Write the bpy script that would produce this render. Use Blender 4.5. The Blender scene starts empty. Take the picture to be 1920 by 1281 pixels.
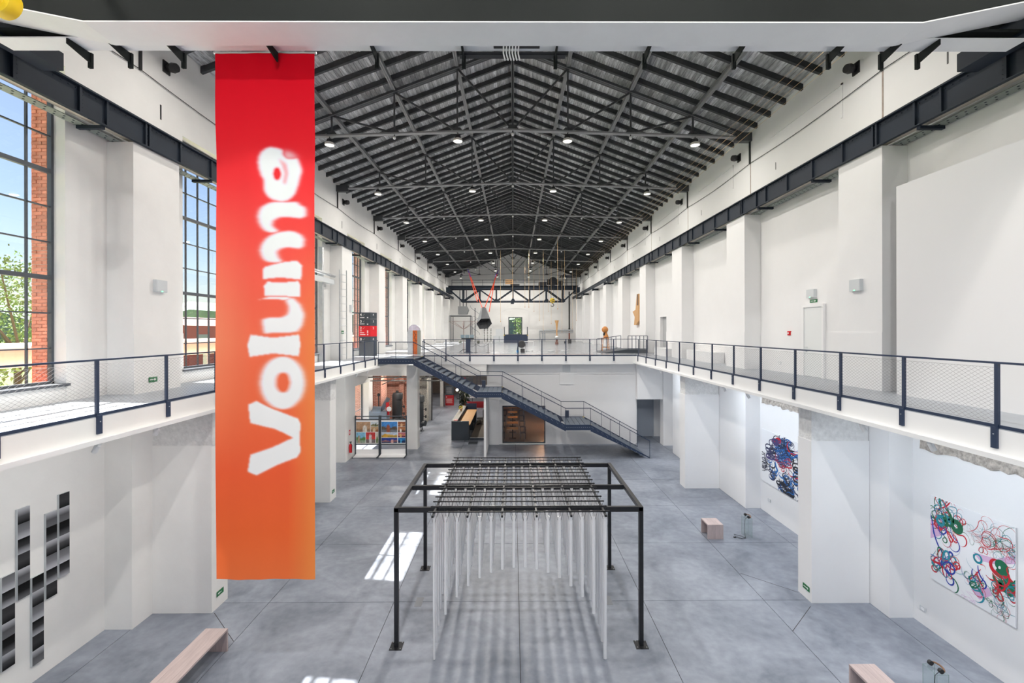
import bpy, math, random
import numpy as np
from mathutils import Vector, Matrix

random.seed(7)
SC = bpy.context.scene
COL = SC.collection
R = math.radians

# ------------------------------------------------------------------ camera
F, VX, VY, EYE, YAW, ROLL = 860.0, 962.0, 621.0, 7.65, 0.0052, 0.0019
cd = bpy.data.cameras.new('camera')
cd.sensor_width = 36.0
cd.lens = F / 1920 * 36
cd.shift_x = (960 - (VX + F * math.tan(YAW))) / 1920
cd.shift_y = (VY - 640.5) / 1920
cd.clip_end = 600
cam = bpy.data.objects.new('camera', cd)
COL.objects.link(cam)
cam.matrix_world = Matrix.Translation((0, 0, EYE)) @ Matrix.Rotation(-YAW, 4, 'Z') @ Matrix.Rotation(R(90), 4, 'X') @ Matrix.Rotation(-ROLL, 4, 'Z')
SC.camera = cam

def at(px, py, Y):
    """the point of the hall at depth Y that the photograph shows at (px, py)"""
    dx, dy = px - VX, py - VY
    dx, dy = dx - ROLL * dy, dy + ROLL * dx
    u = dx / F
    X = u * Y / (1 - u * YAW)
    return Vector((X, Y, EYE - dy / F * (X * YAW + Y)))

# ------------------------------------------------------------------ world, sun, exposure
w = bpy.data.worlds.new('sky'); SC.world = w; w.use_nodes = True
nt = w.node_tree; nt.nodes.clear()
sky = nt.nodes.new('ShaderNodeTexSky'); sky.sky_type = 'NISHITA'; sky.sun_disc = False
sky.sun_elevation = R(58); sky.sun_rotation = R(-83); sky.air_density = 1.0; sky.dust_density = 1.2; sky.ozone_density = 1.6
bg = nt.nodes.new('ShaderNodeBackground'); bg.inputs[1].default_value = 0.066
wo = nt.nodes.new('ShaderNodeOutputWorld')
nt.links.new(sky.outputs[0], bg.inputs[0]); nt.links.new(bg.outputs[0], wo.inputs[0])

sd = bpy.data.lights.new('sun', 'SUN'); sd.energy = 11.0; sd.angle = R(0.6); sd.color = (1.0, 0.95, 0.86)
sun = bpy.data.objects.new('sun', sd); COL.objects.link(sun)
sun.location = (-40, 20, 60)
sun.rotation_euler = Vector((1.0, -0.12, -1.73)).to_track_quat('-Z', 'Y').to_euler()

vs = SC.view_settings
vs.view_transform = 'Standard'; vs.look = 'None'; vs.gamma = 1.0; vs.use_curve_mapping = False
vs.exposure = 1.42
LAMP_W = 145.0; LAMP_OUT = 30.0; LAMP_FRONT_FILL = 330.0; ENT_W = 50.0; TRACK_W = 15.0
cy = SC.cycles
cy.max_bounces = 8; cy.diffuse_bounces = 6; cy.glossy_bounces = 3; cy.transmission_bounces = 6; cy.transparent_max_bounces = 16
cy.caustics_reflective = False; cy.caustics_refractive = False
cy.use_denoising = True
cy.sample_clamp_indirect = 6.0

# ------------------------------------------------------------------ mesh helpers
ROOT = {}
class MB:
    def __init__(self): self.v = []; self.f = []
    def quadbox(self, P):
        n = len(self.v); self.v += [tuple(p) for p in P]
        for q in ((0,3,2,1),(4,5,6,7),(0,1,5,4),(1,2,6,5),(2,3,7,6),(3,0,4,7)):
            self.f.append(tuple(n + i for i in q))
        return self
    def box(self, x0, x1, y0, y1, z0, z1):
        if x0 > x1: x0, x1 = x1, x0
        if y0 > y1: y0, y1 = y1, y0
        if z0 > z1: z0, z1 = z1, z0
        return self.quadbox([(x0,y0,z0),(x1,y0,z0),(x1,y1,z0),(x0,y1,z0),(x0,y0,z1),(x1,y0,z1),(x1,y1,z1),(x0,y1,z1)])
    def bar(self, p, q, w, h, up=(0,0,1)):
        p, q = Vector(p), Vector(q); d = (q - p).normalized(); u = Vector(up)
        s = d.cross(u)
        if s.length < 1e-5: s = d.cross(Vector((0,1,0)))
        s.normalize(); u = s.cross(d).normalized(); s *= w/2; u *= h/2
        return self.quadbox([p-s-u, p+s-u, q+s-u, q-s-u, p-s+u, p+s+u, q+s+u, q-s+u])
    def tube(self, p, q, r, n=8, r2=None, cap=True):
        p, q = Vector(p), Vector(q); r2 = r if r2 is None else r2
        d = (q - p).normalized()
        a = d.cross(Vector((0,0,1)))
        if a.length < 1e-4: a = Vector((1,0,0))
        a.normalize(); b = d.cross(a)
        i0 = len(self.v)
        for c, rr in ((p, r), (q, r2)):
            for k in range(n):
                t = 2*math.pi*k/n; self.v.append(tuple(c + a*(rr*math.cos(t)) + b*(rr*math.sin(t))))
        for k in range(n):
            self.f.append((i0+k, i0+(k+1)%n, i0+n+(k+1)%n, i0+n+k))
        if cap: self.f.append(tuple(i0+k for k in range(n))[::-1]); self.f.append(tuple(i0+n+k for k in range(n)))
        return self
    def path(self, pts, r, n=6):
        for a, b in zip(pts[:-1], pts[1:]): self.tube(a, b, r, n)
        return self
    def lathe(self, prof, c, n=16, axis='Z', close=True):
        i0 = len(self.v); cx, cy_, cz = c
        for r, h in prof:
            for k in range(n):
                t = 2*math.pi*k/n; a, b = r*math.cos(t), r*math.sin(t)
                self.v.append((cx+a, cy_+b, cz+h) if axis == 'Z' else ((cx+a, cy_+h, cz+b) if axis == 'Y' else (cx+h, cy_+a, cz+b)))
        for j in range(len(prof)-1):
            for k in range(n):
                self.f.append((i0+j*n+k, i0+j*n+(k+1)%n, i0+(j+1)*n+(k+1)%n, i0+(j+1)*n+k))
        if close:
            self.f.append(tuple(i0+k for k in range(n))[::-1]); m = i0+(len(prof)-1)*n
            self.f.append(tuple(m+k for k in range(n)))
        return self
    def ball(self, c, r, n=14, m=8, sz=1.0):
        prof = [(max(1e-4, r*math.sin(math.pi*j/m)), -r*sz*math.cos(math.pi*j/m)) for j in range(m+1)]
        return self.lathe(prof, c, n)
    def prism(self, poly, axis, a, b):
        n = len(poly); i0 = len(self.v)
        for h in (a, b):
            for (u, v) in poly:
                self.v.append((h,u,v) if axis == 'X' else ((u,h,v) if axis == 'Y' else (u,v,h)))
        self.f.append(tuple(range(i0, i0+n))); self.f.append(tuple(range(i0+2*n-1, i0+n-1, -1)))
        for k in range(n):
            self.f.append((i0+k, i0+n+k, i0+n+(k+1)%n, i0+(k+1)%n))
        return self
    def poly(self, pts):
        n = len(self.v); self.v += [tuple(p) for p in pts]; self.f.append(tuple(range(n, n+len(pts)))); return self
    def mesh(self, name, mat, off=(0,0,0), smooth=False):
        me = bpy.data.meshes.new(name)
        o = off
        me.from_pydata([(x-o[0], y-o[1], z-o[2]) for x, y, z in self.v], [], self.f)
        if mat: me.materials.append(mat)
        if smooth:
            me.polygons.foreach_set('use_smooth', [True]*len(me.polygons))
        me.update()
        return me
    def build(self, name, mat, parent=None, smooth=False):
        if parent is None:
            xs = [p[0] for p in self.v]; ys = [p[1] for p in self.v]; zs = [p[2] for p in self.v]
            off = ((min(xs)+max(xs))/2, (min(ys)+max(ys))/2, min(zs))
        else: off = ROOT[parent.name]
        o = bpy.data.objects.new(name, self.mesh(name, mat, off, smooth)); COL.objects.link(o)
        if parent is None: o.location = off
        else: o.parent = parent
        ROOT[o.name] = tuple(off)
        if smooth: fixsmooth(o.data)
        return o

def fixsmooth(me, ang=40):
    """smooth shading with sharp edges where faces meet at an angle"""
    try: me.set_sharp_from_angle(angle=R(ang))
    except Exception: pass

def tag(o, label=None, cat=None, group=None, kind=None):
    if label: o['label'] = label
    if cat: o['category'] = cat
    if group: o['group'] = group
    if kind: o['kind'] = kind
    return o
def thing(name, label, cat, loc, group=None, kind=None):
    o = bpy.data.objects.new(name, None); COL.objects.link(o); o.location = loc
    o.empty_display_size = 0.2
    ROOT[o.name] = tuple(loc)
    return tag(o, label, cat, group, kind)
def inst(name, me, parent, loc, scale=None, rot=None):
    """one more object that shares a mesh; loc in hall coordinates"""
    o = bpy.data.objects.new(name, me); COL.objects.link(o)
    if parent is not None:
        r = ROOT[parent.name]; o.parent = parent; o.location = (loc[0]-r[0], loc[1]-r[1], loc[2]-r[2])
    else: o.location = loc
    if scale: o.scale = scale
    if rot: o.rotation_euler = rot
    ROOT[o.name] = tuple(loc)
    return o
def copy_tree(o, parent=None):
    c = o.copy(); COL.objects.link(c)
    if parent is not None: c.parent = parent
    ROOT[c.name] = ROOT[o.name]
    for ch in list(o.children): copy_tree(ch, c)
    return c
def one(name, mb, mat, label, cat, group=None, smooth=False, kind=None):
    return tag(mb.build(name, mat, None, smooth), label, cat, group, kind)
def B(*a): return MB().box(*a)
ORD = ['first','second','third','fourth','fifth','sixth','seventh','eighth','ninth','tenth','eleventh','twelfth','thirteenth','fourteenth','fifteenth','sixteenth','seventeenth','eighteenth']

def text_mesh(s, size, mat, bold=0.0, align='CENTER'):
    cu = bpy.data.curves.new('lettering', 'FONT'); cu.body = s; cu.size = size; cu.align_x = align; cu.align_y = 'CENTER'; cu.offset = bold; cu.resolution_u = 3
    o = bpy.data.objects.new('lettering', cu); COL.objects.link(o)
    dg = bpy.context.evaluated_depsgraph_get(); dg.update()
    me = bpy.data.meshes.new_from_object(o.evaluated_get(dg))
    bpy.data.objects.remove(o); me.materials.clear(); me.materials.append(mat)
    return me

# ------------------------------------------------------------------ materials
def srgb(r, g, b):
    return tuple(((c/255)/12.92 if c/255 <= .04045 else ((c/255+.055)/1.055)**2.4) for c in (r, g, b)) + (1,)
def mat(name, col, rough=.6, metal=0.0, var=0.0, scale=6.0, bump=0.0, bscale=40.0, rnd=0.0, spec=None, stretch=None):
    m = bpy.data.materials.new(name); m.use_nodes = True; n = m.node_tree.nodes; L = m.node_tree.links
    b = n['Principled BSDF']; b.inputs['Roughness'].default_value = rough; b.inputs['Metallic'].default_value = metal
    if spec is not None: b.inputs['Specular IOR Level'].default_value = spec
    b.inputs['Base Color'].default_value = col
    tc = n.new('ShaderNodeTexCoord'); src = tc.outputs['Object']
    if stretch:
        mp = n.new('ShaderNodeMapping'); mp.inputs['Scale'].default_value = stretch; L.new(src, mp.inputs['Vector']); src = mp.outputs[0]
    out = None
    if var:
        t = n.new('ShaderNodeTexNoise'); t.inputs['Scale'].default_value = scale; t.inputs['Detail'].default_value = 6; t.inputs['Roughness'].default_value = .62
        L.new(src, t.inputs['Vector'])
        mr = n.new('ShaderNodeMapRange'); mr.inputs[1].default_value = .25; mr.inputs[2].default_value = .75; mr.inputs[3].default_value = 1-var; mr.inputs[4].default_value = 1+var
        L.new(t.outputs['Fac'], mr.inputs[0])
        mx = n.new('ShaderNodeMix'); mx.data_type = 'RGBA'; mx.blend_type = 'MULTIPLY'; mx.inputs[0].default_value = 1; mx.inputs[6].default_value = col
        L.new(mr.outputs[0], mx.inputs[7]); out = mx.outputs[2]
    if rnd:
        oi = n.new('ShaderNodeObjectInfo'); mr = n.new('ShaderNodeMapRange'); mr.inputs[3].default_value = 1-rnd; mr.inputs[4].default_value = 1+rnd
        L.new(oi.outputs['Random'], mr.inputs[0])
        mx = n.new('ShaderNodeMix'); mx.data_type = 'RGBA'; mx.blend_type = 'MULTIPLY'; mx.inputs[0].default_value = 1; mx.inputs[6].default_value = col
        if out: L.new(out, mx.inputs[6])
        L.new(mr.outputs[0], mx.inputs[7]); out = mx.outputs[2]
    if out: L.new(out, b.inputs['Base Color'])
    if bump:
        t = n.new('ShaderNodeTexNoise'); t.inputs['Scale'].default_value = bscale; t.inputs['Detail'].default_value = 5
        L.new(src, t.inputs['Vector'])
        bp = n.new('ShaderNodeBump'); bp.inputs['Strength'].default_value = bump; bp.inputs['Distance'].default_value = .02
        L.new(t.outputs['Fac'], bp.inputs['Height']); L.new(bp.outputs[0], b.inputs['Normal'])
    return m
def emis(name, col, s):
    m = bpy.data.materials.new(name); m.use_nodes = True; b = m.node_tree.nodes['Principled BSDF']
    b.inputs['Base Color'].default_value = col; b.inputs['Emission Color'].default_value = col; b.inputs['Emission Strength'].default_value = s
    return m
def glassmat(name, tint=(1,1,1,1), refl=.08):
    m = bpy.data.materials.new(name); m.use_nodes = True; n = m.node_tree.nodes; L = m.node_tree.links; n.clear()
    o = n.new('ShaderNodeOutputMaterial'); tr = n.new('ShaderNodeBsdfTransparent'); tr.inputs[0].default_value = tint
    gl = n.new('ShaderNodeBsdfGlossy'); gl.inputs['Roughness'].default_value = .02
    lw = n.new('ShaderNodeLayerWeight'); pw5 = n.new('ShaderNodeMath'); pw5.operation = 'POWER'; pw5.inputs[1].default_value = 4.0
    ml = n.new('ShaderNodeMath'); ml.operation = 'MULTIPLY_ADD'; ml.inputs[1].default_value = .5; ml.inputs[2].default_value = refl
    mx = n.new('ShaderNodeMixShader'); L.new(lw.outputs['Facing'], pw5.inputs[0]); L.new(pw5.outputs[0], ml.inputs[0]); L.new(ml.outputs[0], mx.inputs[0])
    L.new(tr.outputs[0], mx.inputs[1]); L.new(gl.outputs[0], mx.inputs[2]); L.new(mx.outputs[0], o.inputs[0])
    return m
def brickmat(name, c1, c2, mortar, sx=1.0, vert='YZ'):
    m = bpy.data.materials.new(name); m.use_nodes = True; n = m.node_tree.nodes; L = m.node_tree.links; b = n['Principled BSDF']
    b.inputs['Roughness'].default_value = .85
    tc = n.new('ShaderNodeTexCoord'); sp = n.new('ShaderNodeSeparateXYZ'); ad = n.new('ShaderNodeMath'); ad.operation = 'ADD'; cb = n.new('ShaderNodeCombineXYZ')
    L.new(tc.outputs['Object'], sp.inputs[0]); L.new(sp.outputs[0], ad.inputs[0]); L.new(sp.outputs[1], ad.inputs[1])
    L.new(ad.outputs[0], cb.inputs[0]); L.new(sp.outputs[2], cb.inputs[1])
    t = n.new('ShaderNodeTexBrick'); t.inputs['Scale'].default_value = sx; t.inputs['Brick Width'].default_value = .27; t.inputs['Row Height'].default_value = .085; t.inputs['Mortar Size'].default_value = .009
    t.inputs['Color1'].default_value = c1; t.inputs['Color2'].default_value = c2; t.inputs['Mortar'].default_value = mortar
    L.new(cb.outputs[0], t.inputs['Vector'])
    nz = n.new('ShaderNodeTexNoise'); nz.inputs['Scale'].default_value = 3; nz.inputs['Detail'].default_value = 5; L.new(tc.outputs['Object'], nz.inputs['Vector'])
    mr = n.new('ShaderNodeMapRange'); mr.inputs[3].default_value = .55; mr.inputs[4].default_value = 1.45; L.new(nz.outputs['Fac'], mr.inputs[0])
    mx = n.new('ShaderNodeMix'); mx.data_type = 'RGBA'; mx.blend_type = 'MULTIPLY'; mx.inputs[0].default_value = 1
    L.new(t.outputs['Color'], mx.inputs[6]); L.new(mr.outputs[0], mx.inputs[7]); L.new(mx.outputs[2], b.inputs['Base Color'])
    bp = n.new('ShaderNodeBump'); bp.inputs['Strength'].default_value = .5; bp.inputs['Distance'].default_value = .01; bp.invert = True
    L.new(t.outputs['Fac'], bp.inputs['Height']); L.new(bp.outputs[0], b.inputs['Normal'])
    return m
def attrmat(name, rough=.6):
    """print colour stored with the mesh points (a printed picture, not light)"""
    m = bpy.data.materials.new(name); m.use_nodes = True; n = m.node_tree.nodes; b = n['Principled BSDF']; b.inputs['Roughness'].default_value = rough
    a = n.new('ShaderNodeVertexColor'); a.layer_name = 'print'; m.node_tree.links.new(a.outputs[0], b.inputs['Base Color'])
    return m
def set_print(me, cols):
    a = me.color_attributes.new('print', 'FLOAT_COLOR', 'POINT'); a.data.foreach_set('color', np.asarray(cols, dtype=np.float32).ravel())

def concrete(name, c1, c2, rough):
    m = bpy.data.materials.new(name); m.use_nodes = True; n = m.node_tree.nodes; L = m.node_tree.links; b = n['Principled BSDF']
    tc = n.new('ShaderNodeTexCoord'); gm = n.new('ShaderNodeNewGeometry')
    a = n.new('ShaderNodeTexNoise'); a.inputs['Scale'].default_value = .55; a.inputs['Detail'].default_value = 9; a.inputs['Roughness'].default_value = .6; a.inputs['Distortion'].default_value = .7
    L.new(gm.outputs['Position'], a.inputs['Vector'])
    d = n.new('ShaderNodeTexNoise'); d.inputs['Scale'].default_value = 4.5; d.inputs['Detail'].default_value = 8; L.new(gm.outputs['Position'], d.inputs['Vector'])
    ad = n.new('ShaderNodeMath'); ad.operation = 'MULTIPLY_ADD'; ad.inputs[1].default_value = .35; L.new(d.outputs['Fac'], ad.inputs[0]); L.new(a.outputs['Fac'], ad.inputs[2])
    cr = n.new('ShaderNodeValToRGB'); e = cr.color_ramp.elements; e[0].position = .48; e[0].color = c1; e[1].position = .86; e[1].color = c2
    L.new(ad.outputs[0], cr.inputs[0])
    oi = n.new('ShaderNodeObjectInfo'); mr = n.new('ShaderNodeMapRange'); mr.inputs[3].default_value = .94; mr.inputs[4].default_value = 1.06; L.new(oi.outputs['Random'], mr.inputs[0])
    mx = n.new('ShaderNodeMix'); mx.data_type = 'RGBA'; mx.blend_type = 'MULTIPLY'; mx.inputs[0].default_value = 1; L.new(cr.outputs[0], mx.inputs[6]); L.new(mr.outputs[0], mx.inputs[7])
    L.new(mx.outputs[2], b.inputs['Base Color'])
    rr = n.new('ShaderNodeMapRange'); rr.inputs[3].default_value = rough-.1; rr.inputs[4].default_value = rough+.12; L.new(a.outputs['Fac'], rr.inputs[0]); L.new(rr.outputs[0], b.inputs['Roughness'])
    return m

plaster = mat('white_plaster', (.83,.825,.81,1), .85, var=.03, scale=1.3, bump=.35, bscale=3.5)
plaster2 = mat('white_painted_wall', (.83,.83,.835,1), .8, var=.02, scale=.8, bump=.12, bscale=6)
whitep = mat('white_paint', (.84,.845,.85,1), .5)
rough_conc = mat('rough_old_concrete', (.62,.60,.57,1), .95, var=.35, scale=7, bump=1.0, bscale=14)
broken_conc = mat('broken_brown_concrete', (.42,.38,.34,1), .95, var=.6, scale=9, bump=1.0, bscale=18)
floor_m = concrete('polished_concrete', (.145,.165,.205,1), (.30,.33,.39,1), .38)
deck_m = mat('grey_deck_coating', (.36,.39,.43,1), .35, var=.08, scale=1.2)
joint_m = mat('dark_joint', (.05,.045,.045,1), .9)
steel_roof = mat('roof_steel_dark_grey', (.075,.08,.085,1), .45, var=.15, scale=3)
purlin_m = mat('purlin_grey_steel', (.27,.275,.28,1), .45, var=.1, scale=3)
rafter_m = mat('rafter_dark_wood', (.055,.058,.062,1), .7, var=.3, scale=5, rnd=.2)
plank_m = mat('weathered_dark_plank', (.47,.48,.49,1), .65, var=.75, scale=2.2, rnd=.35, stretch=(6,.8,6), bump=.3, bscale=12)
girder_m = mat('runway_girder_paint', (.016,.024,.038,1), .6, var=.15, scale=2, spec=.25)
crane_m = mat('crane_grey_paint', (.80,.81,.83,1), .5, var=.05, scale=1)
crane_web_m = mat('crane_dark_web_shade', (.022,.025,.025,1), .85, var=.08, scale=1, spec=.1)  # shade on the girder face put into this dark colour
soffit_m = mat('beige_soffit', (.50,.46,.38,1), .7, var=.1)
rivet_plate_m = mat('grey_green_rivet_plate', (.24,.27,.25,1), .55, var=.12)
navy = mat('navy_steel', (.020,.036,.078,1), .4, var=.1, scale=4)
wire_m = mat('steel_wire', (.22,.21,.22,1), .4, metal=.3)
frame_m = mat('window_steel', (.075,.085,.10,1), .5, var=.1)
glass = glassmat('window_glass', (.985,.99,1,1), .03)
clear_glass = glassmat('clear_glass', (.965,.985,.98,1), .03)
brick = brickmat('red_brick', srgb(206,134,110), srgb(186,108,86), srgb(222,208,198))
black = mat('black_matte', (.02,.02,.022,1), .5)
black_metal = mat('black_metal', (.035,.037,.042,1), .4, metal=.4)
galv = mat('galvanised_steel', (.55,.57,.59,1), .35, metal=.7, var=.1)
wood_pale = mat('pale_oiled_wood', srgb(186,170,168), .5, var=.16, scale=3, stretch=(14,1,1), rnd=.06)
wood_oak = mat('oak_wood', srgb(206,160,108), .5, var=.15, scale=3, stretch=(1,8,8))
wood_orange = mat('carved_orange_wood', srgb(196,132,70), .45, var=.18, scale=4, stretch=(1,1,6))
red_m = mat('red_paint', srgb(214,24,36), .4)
yellow_m = mat('yellow_paint', srgb(240,205,40), .4)
grey_box = mat('light_grey_plastic', (.62,.65,.67,1), .5)
green_sign = mat('green_sign', srgb(20,110,60), .5)
sign_white = mat('sign_white', (.9,.9,.9,1), .5)
charcoal = mat('charcoal_panel', srgb(60,68,76), .45)
DECK = 6.0; WX = 10.7; PX = 10.0; S = 7.38; T0 = 13.2; YB = 77.0; YN = -9.0
# ================================================================== SETTING
def struct(name, mb, m, smooth=False): return tag(mb.build(name, m, None, smooth), kind='structure')

# ---- ground floor: concrete slabs with sawn joints
floor = struct('floor', B(-11.1, 11.0, YN, 58, -.30, -.018), joint_m)
xs = [-10.6, -9.84, -6.9, -3.38, .15, 3.68, 7.1, 9.97, 10.72]
ys = [-9.0, -4.67, -1.14, 2.39, 5.92, 9.45, 12.98, 16.51, 20.04, 23.57, 27.1, 30.63, 34.16, 37.7, 44.8, 51.9, 58.0]
slab_cache = {}
for i in range(len(xs)-1):
    for j in range(len(ys)-1):
        wx, wy = xs[i+1]-xs[i], ys[j+1]-ys[j]
        k = (round(wx, 2), round(wy, 2))
        if k not in slab_cache:
            g = .007
            slab_cache[k] = B(-wx/2+g, wx/2-g, -wy/2+g, wy/2-g, -.018, 0).mesh('floor_slab', floor_m)
        inst('floor_slab', slab_cache[k], floor, ((xs[i]+xs[i+1])/2, (ys[j]+ys[j+1])/2, 0))
def joint(p, q):
    a, b = at(*p, 1), at(*q, 1)
    fa, fb = EYE/(EYE-a.z), EYE/(EYE-b.z)
    MB().bar((a.x*fa, fa, .0), (b.x*fb, fb, .0), .014, .004).build('joint', joint_m, floor)
joint((402,1150), (438,1203)); joint((1520,1137), (1486,1184)); joint((1388,1075), (1497,1111))
for (px, py) in ((788,1129), (1142,1126)):
    a = at(px, py, 1); f = EYE/(EYE-a.z)
    B(a.x*f-.13, a.x*f+.07, f-.22, f+.22, -.01, .003).build('floor_box_lid', mat('steel_lid', (.17,.18,.2,1), .5), floor)

# ---- right wall
wr = MB()
wr.box(10.64, 11.1, YN, 31.2, 0, 5.46).box(WX, 11.1, YN, 31.95, 5.45, 16.75).box(WX, 11.1, 33.3, YB, 5.45, 16.75).box(WX, 11.1, 31.95, 33.3, 8.65, 16.75).box(10.68, 10.75, YN+.01, 31.94, 5.47, 7.6).box(10.68,10.75,33.31,YB-.01,5.47,7.6)
wr.box(10.64, 11.1, 31.2, 58, 0, 5.46).box(11.1, 11.5, 31.0, 34.4, 5.4, 8.9)
wall_right = struct('wall_right', wr, plaster2)
# ---- left wall with tall window openings
LC = [T0 - .23 + S*k for k in range(-3, 9)]
WIN = [(LC[i]+1.95, LC[i+1]-1.95) for i in range(len(LC)-1)]
def left_layer(x0, x1, lowx0):
    m = MB()
    m.box(lowx0, x1, YN, 28.7, 0, 5.46).box(lowx0, x1, 28.7, 33.4, 4.0, 5.46).box(lowx0, x1, 33.4, 58, 0, 5.46)
    m.box(x0, x1, YN, YB, 5.45, 6.4).box(x0, x1, YN, YB, 14.0, 16.75)
    e = YN
    for a, b in WIN:
        m.box(x0, x1, e, a, 6.4, 14.0); e = b
    m.box(x0, x1, e, YB, 6.4, 14.0)
    return m
lw = left_layer(-WX, -11.1, -10.5)
e = YN
for a, b in WIN: lw.box(-10.68, -WX, e, a, 5.45, 7.6); e = b
wall_left = struct('wall_left', lw, plaster)
left_layer(-11.1, -11.5, -11.1).build('brick_facade', brick, wall_left)
# bricks of the near window's far jamb, one by one
a1 = WIN[2][1]
bm_brick = mat('jamb_brick', srgb(208,140,116), .85, var=.2, scale=9, rnd=.22)
bw = B(-.118, .118, -.03, .03, -.034, .034).mesh('brick', bm_brick); bh = B(-.055, .055, -.03, .03, -.034, .034).mesh('brick', bm_brick)
for r in range(90):
    z = 6.45 + r*.084
    if z > 13.9: break
    for xc, me in (((-11.24, bw), (-11.43, bh)) if r % 2 else ((-11.18, bh), (-11.37, bw))):
        inst('brick', me, wall_left, (xc, a1 + .015 + random.uniform(-.004, .004), z))
# ---- pilasters (parts of the walls): lower and upper lift, slight dado offset
def pil(parent, s, yc, hw, m, z0=DECK, z1=12.66):
    xi = PX*s; xo = (WX+.02)*s
    MB().box(xi, xo, yc-hw, yc+hw, 7.6, z1).box(xi-.02*s, xo, yc-hw-.015, yc+hw+.015, z0, 7.6).build('pilaster', m, parent)
for k in range(-3, 9):
    pil(wall_right, 1, T0 + S*k, .83, plaster2)
    pil(wall_left, -1, LC[k+3], .83, plaster)
for (a, b) in ((4.8,6.6), (12.15,13.95), (19.7,22.9), (27.1,28.7), (30.5,31.2)):
    B(10.0, 10.66, a, b, 0, 5.46).build('pilaster', plaster2, wall_right)
for (a, b) in ((4.5,6.4), (11.83,13.8), (19.2,21.3), (26.8,28.5)):
    B(-9.8, -10.52, a, b, 0, 5.46).build('pilaster', plaster, wall_left)
# shallow window-shaped recess frames and hairline cracks on the upper right wall
for k in range(0, 4):
    y = T0 + S*k + 1.6
    MB().box(WX-.03, WX, y, y+4.1, 15.62, 15.68).box(WX-.03, WX, y, y+.06, 14.55, 15.68).build('plaster_moulding', plaster2, wall_right)
stain_m = mat('rust_stain', (.40,.34,.30,1), .9, var=.3)
for k in range(0, 8):
    y = T0 + S*k
    B(WX-.006, WX, y-.03, y+.03, 13.3, 15.15).build('stain_strip', stain_m, wall_right)
    B(WX-.005, WX, y-2.0, y-1.96, 14.2, 14.5).build('crack', black, wall_right)
    B(-WX+.005, -WX, LC[k+3]+1.0, LC[k+3]+1.06, 14.1, 14.55).build('crack', black, wall_left)
# broken concrete strips under the right gallery
def rough_strip(y0, y1, parent, x=10.64):
    m = MB(); n = int((y1-y0)/.16); P = []
    for i in range(n+1):
        y = y0+(y1-y0)*i/n
        P.append((y, 4.92+random.uniform(-.03,.05), 4.58+random.uniform(-.06,.06), random.uniform(.02,.07)))
    for (ya, ta, ba, da), (yb, tb, bb, db) in zip(P[:-1], P[1:]):
        m.quadbox([(x-da,ya,ba),(x,ya,ba),(x,yb,bb),(x-db,yb,bb),(x-da*.6,ya,ta),(x,ya,ta),(x,yb,tb),(x-db*.6,yb,tb)])
    m.build('broken_concrete_strip', broken_conc, parent)
rough_strip(6.7, 11.9, wall_right); rough_strip(17.0, 19.5, wall_right)

# ---- gable walls
def gable(y0, y1): return MB().prism([(-11.1,5.45),(11.1,5.45),(11.1,16.6),(0,20.85),(-11.1,16.6)], 'Y', y0, y1)
wb = MB()
wb.box(-11.1, -.78, YB, YB+.4, 5.45, 16.7).box(1.55, 11.1, YB, YB+.4, 5.45, 16.7).box(-.78, 1.55, YB, YB+.4, 5.45, 7.0).box(-.78, 1.55, YB, YB+.4, 10.0, 16.7)
wb.prism([(-11.1,16.7),(11.1,16.7),(0,20.9)], 'Y', YB, YB+.4)
wall_back = struct('wall_back', wb, plaster)
MB().path([(-1.9, YB-.01, 7), (-1.9, YB-.01, 10.9), (-.9,YB-.01,11.35), (.4,YB-.01,11.5), (1.7,YB-.01,11.35), (2.7,YB-.01,10.9), (2.7,YB-.01,7)], .02, 4).build('arch_line', plaster2, wall_back)
wn = MB()
wn.box(-11.1, -8.6, YN-.4, YN, 0, 16.7).box(8.6, 11.1, YN-.4, YN, 0, 16.7).box(-8.6, 8.6, YN-.4, YN, 0, 1.0).box(-8.6, 8.6, YN-.4, YN, 14.5, 16.7)
wn.prism([(-11.1,16.7),(11.1,16.7),(0,20.9)], 'Y', YN-.4, YN)
wall_near = struct('wall_near', wn, plaster)

# ---- windows
def window(n, a, b, x, z0, z1, cols, rows, thick, detail, axis='Y', fr=.06, mw=.017):
    """glazing in the plane x (axis Y) or y (axis X) between a and b"""
    o = thing('window_%d' % n, None, None, ((x, (a+b)/2, z0) if axis == 'Y' else ((a+b)/2, x, z0)), kind='structure')
    def bx(u0, u1, d, w0, w1): return B(x-d, x+d, u0, u1, w0, w1) if axis == 'Y' else B(u0, u1, x-d, x+d, w0, w1)
    m = MB()
    for q in ((a, a+fr, z0, z1), (b-fr, b, z0, z1), (a, b, z0, z0+fr), (a, b, z1-fr, z1)):
        t = bx(q[0], q[1], .05, q[2], q[3]); k = len(m.v); m.v += t.v; m.f += [tuple(i+k for i in f) for f in t.f]
    m.build('window_frame', frame_m, o)
    cw, rh = (b-a)/cols, (z1-z0)/rows
    for i in range(1, cols): bx(a+cw*i-mw, a+cw*i+mw, .025, z0, z1).build('mullion', frame_m, o)
    for j in range(1, rows):
        h = .05 if j in thick else mw-.001
        bx(a, b, .045 if j in thick else .025, z0+rh*j-h, z0+rh*j+h).build('transom', frame_m, o)
    if detail:
        pm = (B(-.003, .003, -cw/2, cw/2, -rh/2, rh/2) if axis == 'Y' else B(-cw/2, cw/2, -.003, .003, -rh/2, rh/2)).mesh('pane', glass)
        for i in range(cols):
            for j in range(rows):
                u, wz = a+cw*(i+.5), z0+rh*(j+.5)
                inst('pane', pm, o, (x, u, wz) if axis == 'Y' else (u, x, wz))
    else: tag(bx(a, b, .003, z0, z1).build('panes', glass, o), kind='stuff')
    return o
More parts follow.
